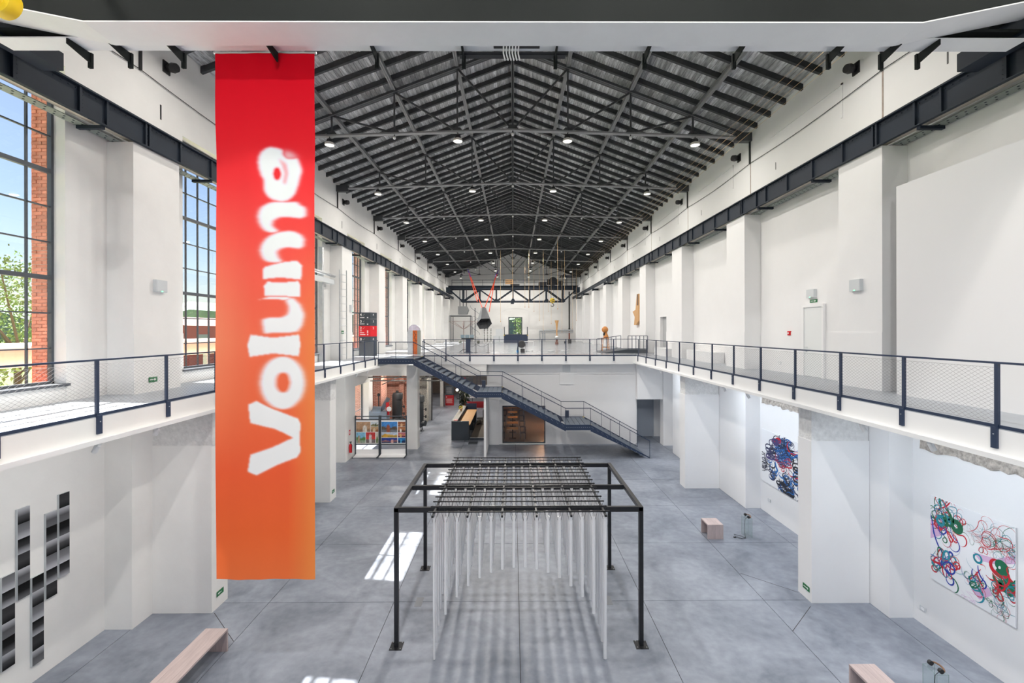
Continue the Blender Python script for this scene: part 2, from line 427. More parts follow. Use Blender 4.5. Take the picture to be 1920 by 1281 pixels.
for i, (a, b) in enumerate(WIN):
    o = window(i+1, a, b, -11.02, 6.42, 13.98, 6, 9, (3, 6), 2 <= i <= 6)
    B(-10.62, -11.1, a-.05, b+.05, 6.36, 6.42).build('window_sill', frame_m, o)
window(12, -.78, 1.55, YB+.08, 7.0, 10.0, 2, 3, (), True, 'X', .16, .05)
window(13, -8.6, 8.6, YN-.2, 1.0, 14.5, 12, 12, (4, 8), False, 'X')  # unseen end glazing behind the camera, added to light camera-facing surfaces
window(14, 28.7, 33.4, -11.0, .1, 4.0, 3, 2, (), True)
window(16, 40, 44, -11.0, .5, 4.0, 4, 3, (), False); window(17, 47, 52, -11.0, .5, 4.0, 4, 3, (), False)
def portal(loc, sx, sy, direction):
    l = bpy.data.lights.new('daylight_portal', 'AREA'); l.shape = 'RECTANGLE'; l.size = sx; l.size_y = sy; l.cycles.is_portal = True
    o = bpy.data.objects.new('daylight_portal', l); COL.objects.link(o); o.location = loc
    o.rotation_euler = Vector(direction).to_track_quat('-Z', 'Z').to_euler()
for a, b in WIN: portal((-11.6, (a+b)/2, 10.2), b-a, 7.6, (1,0,0))
portal((0, YN-.6, 7.75), 17.2, 13.5, (0,1,0)); portal((-11.6, 31.05, 2), 4.7, 3.9, (1,0,0))

# ---- roof: deck, planks, rafters, purlins
def zr(x): return 20.8 - .38*abs(x)
cm = MB()
for s in (-1, 1):
    cm.quadbox([(0,YN-.4,zr(0)+.06),(11.1*s,YN-.4,zr(11.1)+.06),(11.1*s,YB+.4,zr(11.1)+.06),(0,YB+.4,zr(0)+.06),(0,YN-.4,zr(0)+.2),(11.1*s,YN-.4,zr(11.1)+.2),(11.1*s,YB+.4,zr(11.1)+.2),(0,YB+.4,zr(0)+.2)])
ceiling = struct('ceiling', cm, rafter_m)
sl = math.atan(.38); slope_len = 10.75/math.cos(sl); NP = 54; pw = slope_len/NP
pl = B(-pw/2+.006, pw/2-.006, -(YB-YN)/2, (YB-YN)/2, 0, .05).mesh('roof_plank', plank_m)
for s in (-1, 1):
    for i in range(NP):
        u = (i+.5)*pw*math.cos(sl)
        inst('roof_plank', pl, ceiling, (u*s, (YB+YN)/2, zr(u)+random.uniform(0, .02)), rot=(0, sl*s, 0))
rm = B(0, slope_len, -.06, .06, -.21, .01).mesh('rafter', rafter_m)
ny = int((YB-YN)/(S/7))
for i in range(1, ny+1):
    y = T0 + S/7*.5 + (i-21)*S/7
    if YN < y < YB-.1:
        inst('rafter', rm, ceiling, (.02, y, zr(0)), rot=(0, sl, 0))
        inst('rafter', rm, ceiling, (-.02, y, zr(0)), rot=(0, sl, math.pi))
for x in (0, 2.48, -2.48, 5.3, -5.3, 8.1, -8.1):
    z = zr(x)-.21
    MB().box(x-.075, x+.075, YN, YB, z-.016, z).box(x-.012, x+.012, YN, YB, z-.18, z).box(x-.075, x+.075, YN, YB, z-.18, z-.164).build('purlin', purlin_m if x else steel_roof, ceiling)

# ---- galleries and mezzanine
gr = thing('floor_gallery', None, None, (9.4, 10, 5.44), kind='structure')
B(8.15, 10.72, YN, 30.42, 5.80, DECK).build('deck', deck_m, gr); B(8.15, 10.66, YN, 30.42, 5.50, 5.80).build('slab', plaster2, gr)
MB().box(8.143, 8.15, YN, 30.4, 5.50, 5.985).build('fascia', whitep, gr)
MB().box(7.99, 8.145, YN, 30.4, 5.50, 5.555).box(7.99, 8.01, YN, 30.4, 5.555, 5.59).box(8.05, 8.07, YN, 30.4, 5.555, 5.57).build('lighting_trough', whitep, gr)
gl = thing('floor_gallery', None, None, (-9.4, 10, 5.44), kind='structure')
B(-8.1, -10.72, YN, 30.42, 5.80, DECK).build('deck', deck_m, gl); B(-8.1, -10.52, YN, 30.42, 5.50, 5.80).build('slab', plaster, gl)
B(-8.093, -8.1, YN, 27.5, 5.50, 5.985).build('fascia', plaster, gl)
MB().box(-7.94, -8.095, YN, 27.4, 5.50, 5.555).box(-7.94, -7.96, YN, 27.4, 5.555, 5.59).build('lighting_trough', whitep, gl)
mz = thing('floor_mezzanine', None, None, (0, 50, 5.44), kind='structure')
B(-10.72, 10.72, 30.42, YB, 5.80, DECK).build('deck', mat('mezzanine_screed', (.29,.31,.34,1), .22, var=.08, scale=.7), mz)
B(-10.6, 10.66, 30.42, YB, 5.44, 5.80).build('slab', plaster2, mz)
B(-8.0, 8.15, 30.40, 30.42, 5.44, 5.985).build('fascia', whitep, mz)
B(-3.9, 5.6, 31.9, 32.2, DECK, DECK+.03).build('floor_board', wood_pale, mz)
near = thing('floor_gallery', None, None, (0, -5, 5.44), kind='structure')
B(-8.1, 8.15, YN, -1.2, 5.44, DECK).build('deck', deck_m, near)

# ---- wall under the mezzanine, beam, entrance columns
wm = MB()
wm.box(-1.77, -.74, 31, 31.3, 0, 5.46).box(2.18, 8.33, 31, 31.3, 0, 5.46).box(-.74, 2.18, 31, 31.3, 2.60, 5.46).box(-.74, 2.18, 31, 31.3, 0, .06)
wm.box(8.33, 9.98, 31.0, 31.3, 3.08, 5.46).box(-1.77, -1.64, 27.62, 31, 0, 3.62)
wall_mezz = struct('wall_mezzanine', wm, plaster2)
B(-1.3, 8.33, 30.96, 31.0, 4.75, 5.44).build('upper_band', plaster2, wall_mezz)
B(8.28, 9.98, 30.55, 31.0, 3.08, 5.44).build('door_lintel', plaster2, wall_mezz)
B(-1.62, -.95, 30.9, 31.0, 0, 5.44).build('pilaster', plaster2, wall_mezz)
B(3.15, 4.1, 30.93, 31.0, 4.05, 5.44).build('service_box', whitep, wall_mezz)
B(3.35, 3.85, 30.86, 30.93, 4.9, 5.35).build('ventilation_box', grey_box, wall_mezz)
bmz = tag(B(-10.5, -1.77, 30.44, 30.95, 4.70, 5.44).build('trim_1', plaster), kind='structure')
# entrance niche on the right with grey door
nd = MB().box(8.33, 8.45, 31.3, 33.2, 0, 3.1).box(8.33, 10.64, 33.2, 33.4, 0, 3.2).box(8.33,10.64,31.3,33.3,3.1,3.3)
struct('wall_niche', nd, plaster2)
d1 = thing('door_1', None, None, (9.4, 33.15, 0), kind='structure')
dgrey = mat('door_grey', (.40,.44,.50,1), .5)
B(8.7, 10.05, 33.12, 33.17, .02, 2.7).build('door_leaf', dgrey, d1)
MB().box(8.6, 8.7, 33.1, 33.19, 0, 2.8).box(10.05, 10.15, 33.1, 33.19, 0, 2.8).box(8.6, 10.15, 33.1, 33.19, 2.7, 2.8).build('door_frame', dgrey, d1)
MB().tube((8.82,33.12,1.05),(8.82,33.05,1.05),.012,6).tube((8.82,33.05,1.05),(8.97,33.05,1.05),.012,6).build('handle', black_metal, d1)
# upper right door
d2 = thing('door_2', None, None, (10.69, 16.2, DECK), kind='structure')
B(10.64, 10.685, 15.72, 16.70, DECK+.01, 8.48).build('door_leaf', mat('door_white', (.80,.82,.82,1), .45), d2)
MB().box(10.60, 10.69, 15.62, 15.72, DECK, 8.58).box(10.60, 10.69, 16.70, 16.80, DECK, 8.58).box(10.60, 10.69, 15.7205, 16.6995, 8.481, 8.58).build('door_frame', whitep, d2)
MB().tube((10.64,16.58,7.05),(10.57,16.58,7.05),.012,6).tube((10.57,16.58,7.05),(10.57,16.42,7.05),.012,6).box(10.62,10.64,16.55,16.61,6.88,6.93).build('handle', galv, d2)

d3 = thing('doorway_infill', None, None, (10.9, 32.6, DECK), kind='structure')
B(10.92, 10.98, 31.96, 33.29, DECK+.01, 8.64).build('door_leaf', mat('doorway_shade_grey', (.46,.47,.48,1), .5), d3)  # slab added to fill the open doorway, its shade put into the grey
MB().tube((10.92,33.1,7.0),(10.86,33.1,7.0),.012,6).tube((10.86,33.1,7.0),(10.86,32.95,7.0),.012,6).build('handle', galv, d3)
B(10.72, 10.98, 31.96, 33.29, 5.9, DECK).build('threshold', deck_m, d3)
# ---- gallery columns with rough capital blocks
def column(x0, x1, y0, y1, ztop, m, cap=True, nm='column', lab=None):
    o = thing(nm, lab, 'column', ((x0+x1)/2, (y0+y1)/2, 0), kind='structure')
    B(x0, x1, y0, y1, 0, 4.55 if cap else ztop).build('shaft', m, o)
    if cap: B(x0+.015, x1-.015, y0+.02, y1-.015, 4.55, 5.50).build('rough_capital', rough_conc if cap == 2 else m, o)
    return o
rough_white = mat('rough_whitewashed_concrete', (.74,.74,.735,1), .95, var=.14, scale=8, bump=1.0, bscale=16)
for a in ((8.36, 9.99, 12.82, 13.43), (8.33, 9.99, 22.2, 22.9)):
    o = column(*a, 5.44, plaster2, True); [q for q in o.children if q.name.startswith('rough_capital')][0].data.materials[0] = rough_white
for a in ((-8.2, -9.82, 12.5, 13.2), (-8.2, -9.82, 20.56, 21.25)):
    o = column(*a, 5.44, plaster, True); [q for q in o.children if q.name.startswith('rough_capital')][0].data.materials[0] = rough_white
column(-6.9, -6.2, 29.75, 30.43, 5.44, plaster, False)

# ================================================================== ROOF TRUSSES
def truss(k):
    y = T0 + S*k
    o = thing('roof_truss', 'dark steel roof truss spanning the hall, %s from the camera' % ORD[k] if k >= 0 else ('dark steel roof truss overhead just behind the near crane bridge' if k == -1 else 'dark steel roof truss behind the camera'), 'truss', (0, y, 16.3), 'steel trusses carrying the plank roof')
    def zt(x): return zr(x) - .40
    def zb(x): return 16.62 - .03*abs(x)
    for s in (-1, 1):
        for dy in (-.06, .06):
            MB().bar((0, y+dy, zt(0)), (10.66*s, y+dy, zt(10.66)), .09, .10).build('top_chord', steel_roof, o)
        MB().bar((0, y, zb(0)+.05), (10.66*s, y, zb(10.66)+.02), .22, .07).build('bottom_chord', purlin_m, o)
        for x in (2.48, 5.3, 8.1):
            MB().bar((x*s, y, zb(x)), (x*s, y, zt(x)), .07, .07).build('vertical', steel_roof, o)
            MB().prism([(x*s-.28, zb(x)+.06), (x*s+.28, zb(x)+.06), (x*s+.12, zb(x)+.24), (x*s-.12, zb(x)+.24)], 'Y', y-.02, y+.02).build('gusset', steel_roof, o)
        for xa, xb in ((2.48, 0), (5.3, 2.48), (8.1, 5.3)):
            MB().bar((xa*s, y+.05, zt(xa)), (xb*s, y+.05, zb(xb)+.08), .06, .08).build('diagonal', steel_roof, o)
        MB().box(10.0*s, 10.7*s, y-.14, y+.14, 16.14, 16.52).build('bearing_block', steel_roof, o)
    MB().bar((0, y, zb(0)), (0, y, zt(0)), .07, .07).build('king_post', steel_roof, o)
    MB().prism([(-.3, 16.66), (.3, 16.66), (.12, 16.92), (-.12, 16.92)], 'Y', y-.02, y+.02).build('gusset', steel_roof, o)
    return o
for k in range(-2, 9): truss(k)

# ---- pendant lamps on the trusses
lamp_white = mat('lamp_shade_white', (.78,.76,.70,1), .4)
bulb_m = emis('lamp_lens', (.95,.93,.9,1), 1.6)
def pendant():
    o = thing('pendant_lamp', 'x', 'lamp', (0,0,0), 'bell-shaped pendant lamps under the trusses')
    MB().tube((0,0,0),(0,0,-.12),.02,6).build('rod', black, o)
    MB().lathe([(.05,-.10),(.12,-.14),(.135,-.22),(.12,-.27)], (0,0,0), 12).build('housing', black, o, True)
    MB().lathe([(.11,-.26),(.20,-.31),(.215,-.40),(.20,-.41),(.185,-.32),(.10,-.28)], (0,0,0), 16, close=False).build('shade', lamp_white, o, True)
    MB().lathe([(.185,-.385),(.10,-.395),(.001,-.40)], (0,0,0), 16, close=False).build('lens', bulb_m, o)
    return o
pend = pendant(); used = False
light_data = bpy.data.lights.new('pendant_light', 'AREA'); light_data.shape = 'DISK'; light_data.size = .36; light_data.energy = LAMP_W; light_data.color = (1, .945, .87)
l = bpy.data.objects.new('lamp_light', light_data); COL.objects.link(l); l.parent = pend; l.location = (0, 0, -.425); ROOT[l.name] = (0,0,0)
light_out = light_data.copy(); light_out.energy = LAMP_OUT
light_front_fill = light_data.copy(); light_front_fill.energy = LAMP_FRONT_FILL; light_front_fill.color = (1, .97, .94)  # stronger lamps added out of view behind the camera as frontal fill
light_dim = light_data.copy(); light_dim.energy = 80.0; light_bright = light_data.copy(); light_bright.energy = 160.0
for k in range(-2, 9):
    for i, x in enumerate((-8.2, -2.46, 2.46, 8.2)):
        o = copy_tree(pend) if used else pend; used = True
        o.location = (x, T0+S*k, 16.64-.03*abs(x)); o['label'] = 'pale bell-shaped pendant lamp, %s from the left under the %s truss' % (ORD[i], ORD[k] if k >= 0 else ('unseen overhead', 'unseen rearmost')[-k-1])
        ld_ = [q for q in o.children if q.type == 'LIGHT'][0]; ld_.data = light_out if abs(x) > 5 else (light_front_fill if k == -2 else light_data)
        if k == -1: ld_.data = light_dim
        if abs(x) < 5 and k in (0, 1, 2): ld_.data = (light_dim, light_bright, light_bright)[k]
def bulbspot():
    o = thing('ball_spotlight', 'x', 'spotlight', (0,0,0), 'small ball spotlights under the trusses')
    MB().tube((0,0,0),(0,0,-.10),.02,6).build('stem', black, o)
    MB().ball((0,0,-.16), .075, 10, 6).build('globe', whitep, o, True)
    return o
bs = bulbspot(); used = False
for k in range(0, 8):
    for i, x in enumerate((-5.3, 0, 5.3)):
        o = copy_tree(bs) if used else bs; used = True
        o.location = (x, T0+S*k, 16.64-.03*abs(x)); o['label'] = 'small white ball spotlight, %s of the %s truss' % (('left one', 'middle one', 'right one')[i], ORD[k])

# ================================================================== CRANE RUNWAY GIRDERS
def runway(s, lab):
    o = thing('crane_runway_girder', lab, 'girder', (s*10.2, 20, 12.66))
    x = 9.95*s; Y1 = 48.5
    MB().box(x, x+.015*s, YN, Y1, 12.68, 13.30).build('web_plate', girder_m, o)
    MB().box(x-.09*s, x+.42*s, YN, Y1, 13.28, 13.32).build('top_flange', girder_m, o)
    MB().box(x+.10*s, x+.16*s, YN, Y1, 13.32, 13.42).build('crane_rail', girder_m, o)
    MB().box(x-.07*s, x+.03*s, YN, Y1, 12.66, 12.685).build('bottom_flange', girder_m, o)
    MB().box(x+.03*s, x+.38*s, YN, Y1, 12.76, 12.78).build('soffit_panel', soffit_m, o)
    MB().box(x+.38*s, x+.66*s, YN, Y1, 12.67, 12.69).build('riveted_plate', rivet_plate_m, o)
    st = MB(); rv = MB(); y = -8.6
    k = 0
    stiff = B(x-.05*s, x+.001*s, -.015, .015, 12.69, 13.28)
    pos = []
    for b in range(-3, 6):
        for f in (0, .13, 1.3, 2.7, 4.1, 5.5, 6.2):
            yy = T0 + S*b - .75 + f
            if YN < yy < Y1: pos.append(yy)
    for yy in pos:
        B(x-.055*s, x, yy-.03, yy+.03, 12.69, 13.28).build('stiffener', girder_m, o)
        if yy < 32:
            for j in range(6): rv.box(x-.014*s, x, yy+.07, yy+.095, 12.75+j*.09, 12.775+j*.09)
    yy = YN+.1
    while yy < 32:
        rv.box(x-.014*s, x, yy, yy+.03, 13.20, 13.225); yy += .17
    tag(rv.build('rivets', girder_m, o), kind='stuff')
    rv2 = MB(); yy = YN+.1
    while yy < 32:
        rv2.box(x+.44*s, x+.47*s, yy, yy+.035, 12.662, 12.67).box(x+.56*s, x+.59*s, yy+.1, yy+.135, 12.662, 12.67); yy += .22
    tag(rv2.build('plate_rivets', girder_m, o), kind='stuff')
    for b in range(-2, 6):
        for f in (-2.0, 2.0):
            yy = T0 + S*b + f
            if yy < Y1: B(x, x+.62*s, yy-.05, yy+.05, 12.58, 12.66).build('tie_bar', girder_m, o)
    B(x-.04*s, x+.10*s, Y1, YB-.3, 12.95, 13.30).build('rolled_beam', girder_m, o)
    B(x-.09*s, x+.42*s, Y1, YB-.3, 13.28, 13.32).build('rolled_flange', girder_m, o)
    for b in range(5, 9): B(x, x+.72*s, T0+S*b-.2, T0+S*b+.2, 12.66, 12.95).build('bracket', girder_m, o)
    return o
runway(1, 'long riveted dark steel crane girder along the right wall above the pilasters')
runway(-1, 'long riveted dark steel crane girder along the left wall across the tall windows')

# wall cables, poles and loudspeakers near the roof
for s, nm in ((1, 'right'), (-1, 'left')):
    o = thing('wall_cable', 'thin black cable run along the upper %s wall with drop rods' % nm, 'cable', (s*10.66, 20, 15.1))
    pts = []
    for k in range(-1, 9):
        y0 = T0+S*k
        for f in range(6): pts.append((s*10.66, y0+S*f/6, 15.17-.10*math.sin(math.pi*f/6)))
    pts = [p for p in pts if p[1] < YB-1]
    MB().path(pts, .012, 5).build('cable', black, o)
    for k in range(0, 9): B(s*10.63, s*10.69, T0+S*k-.03, T0+S*k+.03, 15.15, 16.2).build('drop_rod', black, o)
    for k in range(0, 8):
        y = T0 + S*k + 1.05
        q = thing('wall_loudspeaker', 'small black horn speaker high on the %s wall, %s bay from the camera' % (nm, ORD[k]), 'speaker', (s*10.6, y, 15.62), 'horn speakers under the eaves')
        B(s*10.66, s*10.70, y-.18, y+.1, 15.62, 15.98).build('bracket', black, q)
        MB().tube((s*10.66, y, 15.80), (s*10.46, y-.06, 15.78), .10, 12, .15).tube((s*10.46, y-.06, 15.78), (s*10.34, y-.09, 15.77), .15, 12, .13).build('speaker_body', black, q, True)
# ================================================================== NEAR CRANE BRIDGE
cb = thing('overhead_crane', 'grey box-girder crane bridge with walkway crossing overhead nearest the camera', 'crane', (0, 8, 12.8))
def gpoly(z, zt): return [(-9.2, z+.42), (-7.1, z), (6.85, z), (9.2, z+.48), (9.2, zt), (-9.2, zt)]
MB().prism(gpoly(12.80, 14.3), 'Y', 7.65, 7.68).build('front_web', crane_web_m, cb)
MB().prism(gpoly(12.80, 14.3), 'Y', 8.19, 8.22).build('rear_web', crane_web_m, cb)
for (xa, za, xb, zb_) in ((-9.2, 13.22, -7.1, 12.80), (-7.1, 12.80, 6.85, 12.80), (6.85, 12.80, 9.2, 13.28)):
    MB().quadbox([(xa,7.62,za-.02),(xb,7.62,zb_-.02),(xb,8.25,zb_-.02),(xa,8.25,za-.02),(xa,7.62,za),(xb,7.62,zb_),(xb,8.25,zb_),(xa,8.25,za)]).build('bottom_plate', crane_m, cb)
B(-9.2, 9.2, 7.62, 8.25, 14.3, 14.33).build('top_plate', crane_m, cb)
B(-9.3, 9.3, 8.22, 8.60, 12.90, 12.92).build('walkway_plate', crane_m, cb)
B(-9.3, 9.3, 8.58, 8.60, 12.92, 13.05).build('toe_board', crane_m, cb)
for x in (-7.95, -7.2, -6.2, -4.42, -2.56, -.92, .81, 2.5, 4.2, 6.0, 7.0, 7.7):
    MB().prism([(8.22, 12.90), (8.22, 12.80), (8.62, 12.72), (8.70, 12.72), (8.70, 12.90)], 'X', x-.012, x+.012).build('bracket', crane_web_m, cb)
    B(x-.035, x+.035, 8.66, 8.71, 12.62, 12.90).build('bracket_foot', crane_web_m, cb)
B(-1.0, 1.0, 8.62, 8.74, 12.84, 12.90).build('cable_tray', black_metal, cb)
B(-.35, .5, 8.42, 8.50, 12.885, 12.90).build('slot', black, cb)
for i in range(6):
    x = -.16 + i*.055
    MB().path([(x, 8.3, 12.89), (x-.01, 8.5, 12.80), (x+.02, 8.68, 12.78), (x+.01, 8.76, 12.9)], .014, 6).build('cable_loop', sign_white, cb)
for s in (-1, 1):
    B(9.2*s, 9.62*s, 5.6, 9.45, 13.00, 13.36).build('end_carriage', girder_m, cb)
    B(9.0*s, 9.7*s, 6.6, 8.9, 13.36, 14.2).build('carriage_box', crane_web_m, cb)
    for y in (6.2, 9.0): MB().tube((9.98*s, y, 13.60), (10.14*s, y, 13.60), .18, 16).build('wheel', black_metal, cb)
    B(9.6*s, 10.0*s, 6.0, 9.2, 13.4, 13.6).build('axle_beam', girder_m, cb)
    B(7.2*s, 9.2*s, 8.25, 8.7, 13.05, 13.1).build('walkway_rail', crane_web_m, cb)
yb_ = thing('crane_buffer', 'yellow round rubber buffer at the top left edge of the crane', 'buffer', (-7.3, 6.5, 12.1))
MB().lathe([(.01,-.10),(.10,-.10),(.12,-.06),(.20,-.06),(.215,0),(.20,.12)], (-7.22, 6.5, 12.32), 24, 'Y').build('disc', yellow_m, yb_, True)
MB().tube((-7.22, 6.60, 12.40), (-7.3, 6.62, 14.36), .05, 8).tube((-7.3, 6.62, 14.32), (-7.3, 7.7, 14.32), .05, 8).build('arm', yellow_m, yb_)

# ================================================================== BANNER (print stored per point)
x0p, x1p, y0p, y1p = 403.0, 589.5, 100.0, 1087.0
PXS = 1.5
nx = int((x1p-x0p)/PXS)+1; nyb = int((y1p-y0p)/PXS)+1
gx = np.linspace(x0p, x1p, nx); gy = np.linspace(y0p, y1p, nyb); GX, GY = np.meshgrid(gx, gy)
def inpoly(poly):
    c = np.zeros(GX.shape, bool); n = len(poly)
    for i in range(n):
        xa, ya = poly[i]; xb, yb2 = poly[(i+1) % n]
        if ya == yb2: continue
        cond = ((ya > GY) != (yb2 > GY)) & (GX < (xb-xa)*(GY-ya)/(yb2-ya)+xa)
        c ^= cond
    return c
def smoothpoly(pts, it=2):
    for _ in range(it):
        q = []
        for i in range(len(pts)):
            a, b = pts[i], pts[(i+1) % len(pts)]
            q += [(a[0]*.75+b[0]*.25, a[1]*.75+b[1]*.25), (a[0]*.25+b[0]*.75, a[1]*.25+b[1]*.75)]
        pts = q
    return pts
A_ = lambda pts: [(400+x/4.005, 260+y/4.005) for x, y in pts]
B_ = lambda pts: [(400+x/3.77, 560+y/3.77) for x, y in pts]
def ell(cx, cy_, rx, ry): return [(cx+rx*math.cos(t*math.pi/16), cy_+ry*math.sin(t*math.pi/16)) for t in range(32)]
mask = np.zeros(GX.shape)
def blur(a, sx, sy):
    for ax, s in ((1, sx), (0, sy)):
        s = s/PXS
        if s < .3: continue
        k = np.exp(-.5*(np.arange(-int(3*s)-1, int(3*s)+2)/s)**2); k /= k.sum(); h = len(k)//2
        p = np.pad(a, [(h, h) if i == ax else (0, 0) for i in range(2)], mode='edge')
        a = sum(k[i]*np.take(p, range(i, i+a.shape[ax]), axis=ax) for i in range(len(k)))
    return a
def stamp(poly, sx, sy, hole=None, hs=(4, 2)):
    global mask
    m = blur(inpoly(poly).astype(float), sx, sy)
    if hole: m = m*(1-np.clip(blur(inpoly(hole).astype(float), *hs)*1.35, 0, 1))
    mask = np.maximum(mask, m)
stamp(B_([(245,750),(300,725),(420,785),(590,850),(610,885),(603,1000),(610,1085),(585,1125),(440,1180),(300,1250),(240,1225),(258,1105),(420,1050),(560,985),(420,920),(258,880)]), 1.6, 1.4)
stamp(B_(ell(485,597,158,188)), 5, 1.6, B_(ell(486,595,42,72)), (5, 2))
stamp(B_([(262,255),(420,278),(600,255),(610,330),(598,410),(420,388),(255,412),(240,330)]), 1.6, 1.6)
stamp(B_([(340,150),(400,132),(480,133),(518,112),(528,60),(500,10),(560,-8),(610,40),(640,115),(625,190),(590,235),(500,245),(430,240),(355,250)]), 4, 1.6)
stamp(B_([(320,8),(400,-14),(505,-14),(570,0),(505,10),(420,4)]), 2.5, 1.2)
stamp(A_([(378,1108),(405,1075),(490,1083),(635,1070),(650,1105),(648,1190),(540,1185),(385,1182)]), 1.6, 1.4)
stamp(A_([(370,985),(385,965),(500,930),(625,915),(663,955),(655,1060),(500,1043),(373,1057)]), 1.8, 1.4)
stamp(A_(smoothpoly([(685,735),(590,688),(480,700),(400,740),(352,800),(346,860),(375,915),(440,935),(520,930),(490,895),(475,850),(500,825),(560,815),(672,832)], 1)), 4, 1.6)
stamp(A_(smoothpoly([(642,472),(642,498),(700,515),(694,605),(520,583),(455,608),(440,660),(500,697),(430,712),(360,682),(326,600),(338,530),(390,488),(470,470)], 1)), 4, 1.6)
stamp(A_([(525,85),(470,70),(430,66),(390,78),(362,102),(342,140),(336,180),(342,230),(356,275),(378,315),(374,350),(380,395),(400,432),(440,460),(500,474),(545,468),(580,448),(615,410),(640,350),(655,290),(668,240),(652,190),(634,142),(600,150),(555,150),(527,120)]), 3, 2.0, A_(ell(479,266,22,46)), (2.5, 2))
gap_ = blur(inpoly(A_([(525,85),(580,95),(625,128),(642,155),(530,160)])).astype(float), 5, 4)*.7
mask = np.maximum(mask, gap_)
arc = A_([(490,150),(545,190),(560,260),(540,340),(520,335),(534,260),(518,205)])
mask = mask*(1-.42*np.clip(blur(inpoly(arc).astype(float), 2.5, 2.5), 0, 1))
stops = [(100,(212,8,34)),(260,(226,34,46)),(380,(234,66,66)),(500,(236,92,78)),(640,(238,108,78)),(760,(236,104,68)),(880,(230,92,56)),(1000,(236,98,52)),(1087,(238,108,60))]
base = np.stack([np.interp(GY, [s[0] for s in stops], [s[1][c] for s in stops]) for c in range(3)], -1)
uu = (GX-x0p)/(x1p-x0p); vv = (GY-y0p)/(y1p-y0p)
wl = np.clip(1-uu*2.6, 0, 1)*np.clip((vv-.25)*4, 0, 1)*np.clip((.80-vv)*4, 0, 1)
wr_ = np.clip((uu-.72)*4, 0, 1)*np.clip((vv-.35)*5, 0, 1)
base = base*(1-.45*wl[..., None]) + np.array((244,160,120))*(.45*wl[..., None])
base = base*(1-.55*wr_[..., None]) + np.array((240,146,74))*(.55*wr_[..., None])
colr = base*(1-mask[..., None]) + np.array((232,238,248))*mask[..., None]
c = colr/255; lin = np.where(c <= .04045, c/12.92, ((c+.055)/1.055)**2.4)
lin = np.clip(lin*(1.0+.3*vv[..., None]), 0, .93)
def fold(u, v):
    sw = .018*np.sin(26*(v - .55*(u-.55)**2) * 1.0)*np.exp(-((v-.16)/.15)**2)
    return .012*np.sin(u*9+2*v) + .006*np.sin(u*27+5*v) + sw + .02*np.exp(-((u-.0)/.06)**2)*np.sin(v*7)
bo = thing('hanging_banner', 'tall red to orange fabric banner lettered Volume hanging in front of the left wall', 'banner', (-4.6, 8.66, 3.05))
YBN = 8.66
pts = []
tl, tr_, bl = at(x0p, y0p, YBN), at(x1p, y0p, YBN), at(x0p+1.5, y1p, YBN)
D = fold(uu, vv)
PXw = tl.x + uu*(tr_.x-tl.x); PZ = tl.z + vv*(bl.z-tl.z); PY = YBN + D
P = np.stack([PXw, PY, PZ], -1).reshape(-1, 3)
r0 = ROOT[bo.name]
me = bpy.data.meshes.new('fabric'); idx = np.arange(nx*nyb).reshape(nyb, nx)
q = np.stack([idx[:-1,:-1], idx[1:,:-1], idx[1:,1:], idx[:-1,1:]], -1).reshape(-1, 4)
me.from_pydata((P - np.array(r0)).tolist(), [], q.tolist())
set_print(me, np.concatenate([lin.reshape(-1, 3), np.ones((nx*nyb, 1))], 1))
bmat = attrmat('banner_print', .75); bmat.node_tree.nodes['Principled BSDF'].inputs['Specular IOR Level'].default_value = .12
nb = bmat.node_tree.nodes; pb_ = nb['Principled BSDF']
tl_ = nb.new('ShaderNodeBsdfTranslucent'); ms_ = nb.new('ShaderNodeMixShader'); ms_.inputs[0].default_value = .3
vc_ = [n_ for n_ in nb if n_.type == 'VERTEX_COLOR'][0]; ou_ = [n_ for n_ in nb if n_.type == 'OUTPUT_MATERIAL'][0]
bmat.node_tree.links.new(vc_.outputs[0], tl_.inputs[0]); bmat.node_tree.links.new(pb_.outputs[0], ms_.inputs[1]); bmat.node_tree.links.new(tl_.outputs[0], ms_.inputs[2]); bmat.node_tree.links.new(ms_.outputs[0], ou_.inputs[0])
me.materials.append(bmat); me.polygons.foreach_set('use_smooth', [True]*len(me.polygons)); me.update()
fo = bpy.data.objects.new('fabric', me); COL.objects.link(fo); fo.parent = bo; ROOT[fo.name] = r0
MB().tube((tl.x-.03, YBN+.02, tl.z+.02), (tr_.x+.03, YBN+.02, tl.z+.02), .025, 8).build('hanging_rod', galv, bo)

# ================================================================== RAILINGS
def net(L, H, pitch=.115, ph=.07, r=.0019):
    """diamond wire net in the local XZ rectangle L x H"""
    m = MB(); sl_ = ph/pitch
    def clip(x_, z_, dx, dz):
        t0, t1 = -1e9, 1e9
        for p_, d_, lo, hi in ((x_, dx, 0, L), (z_, dz, 0, H)):
            a, b = (lo-p_)/d_, (hi-p_)/d_
            if a > b: a, b = b, a
            t0, t1 = max(t0, a), min(t1, b)
        return (t0, t1) if t1-t0 > .02 else None
    k = -int(H/sl_/pitch)-1
    while k*pitch < L + H/sl_:
        for sg in (1, -1):
            x_ = k*pitch if sg == 1 else k*pitch
            c = clip(x_, 0, 1, sl_) if sg == 1 else clip(x_, 0, -1, sl_)
            if c:
                p_ = (x_+c[0]*sg, 0, c[0]*sl_); q_ = (x_+c[1]*sg, 0, c[1]*sl_)
                m.tube(p_, q_, r, 3, cap=False)
        k += 1
    m.tube((0,0,0), (L,0,0), r*1.3, 3, cap=False).tube((0,0,H), (L,0,H), r*1.3, 3, cap=False)
    return m
NETS = {}
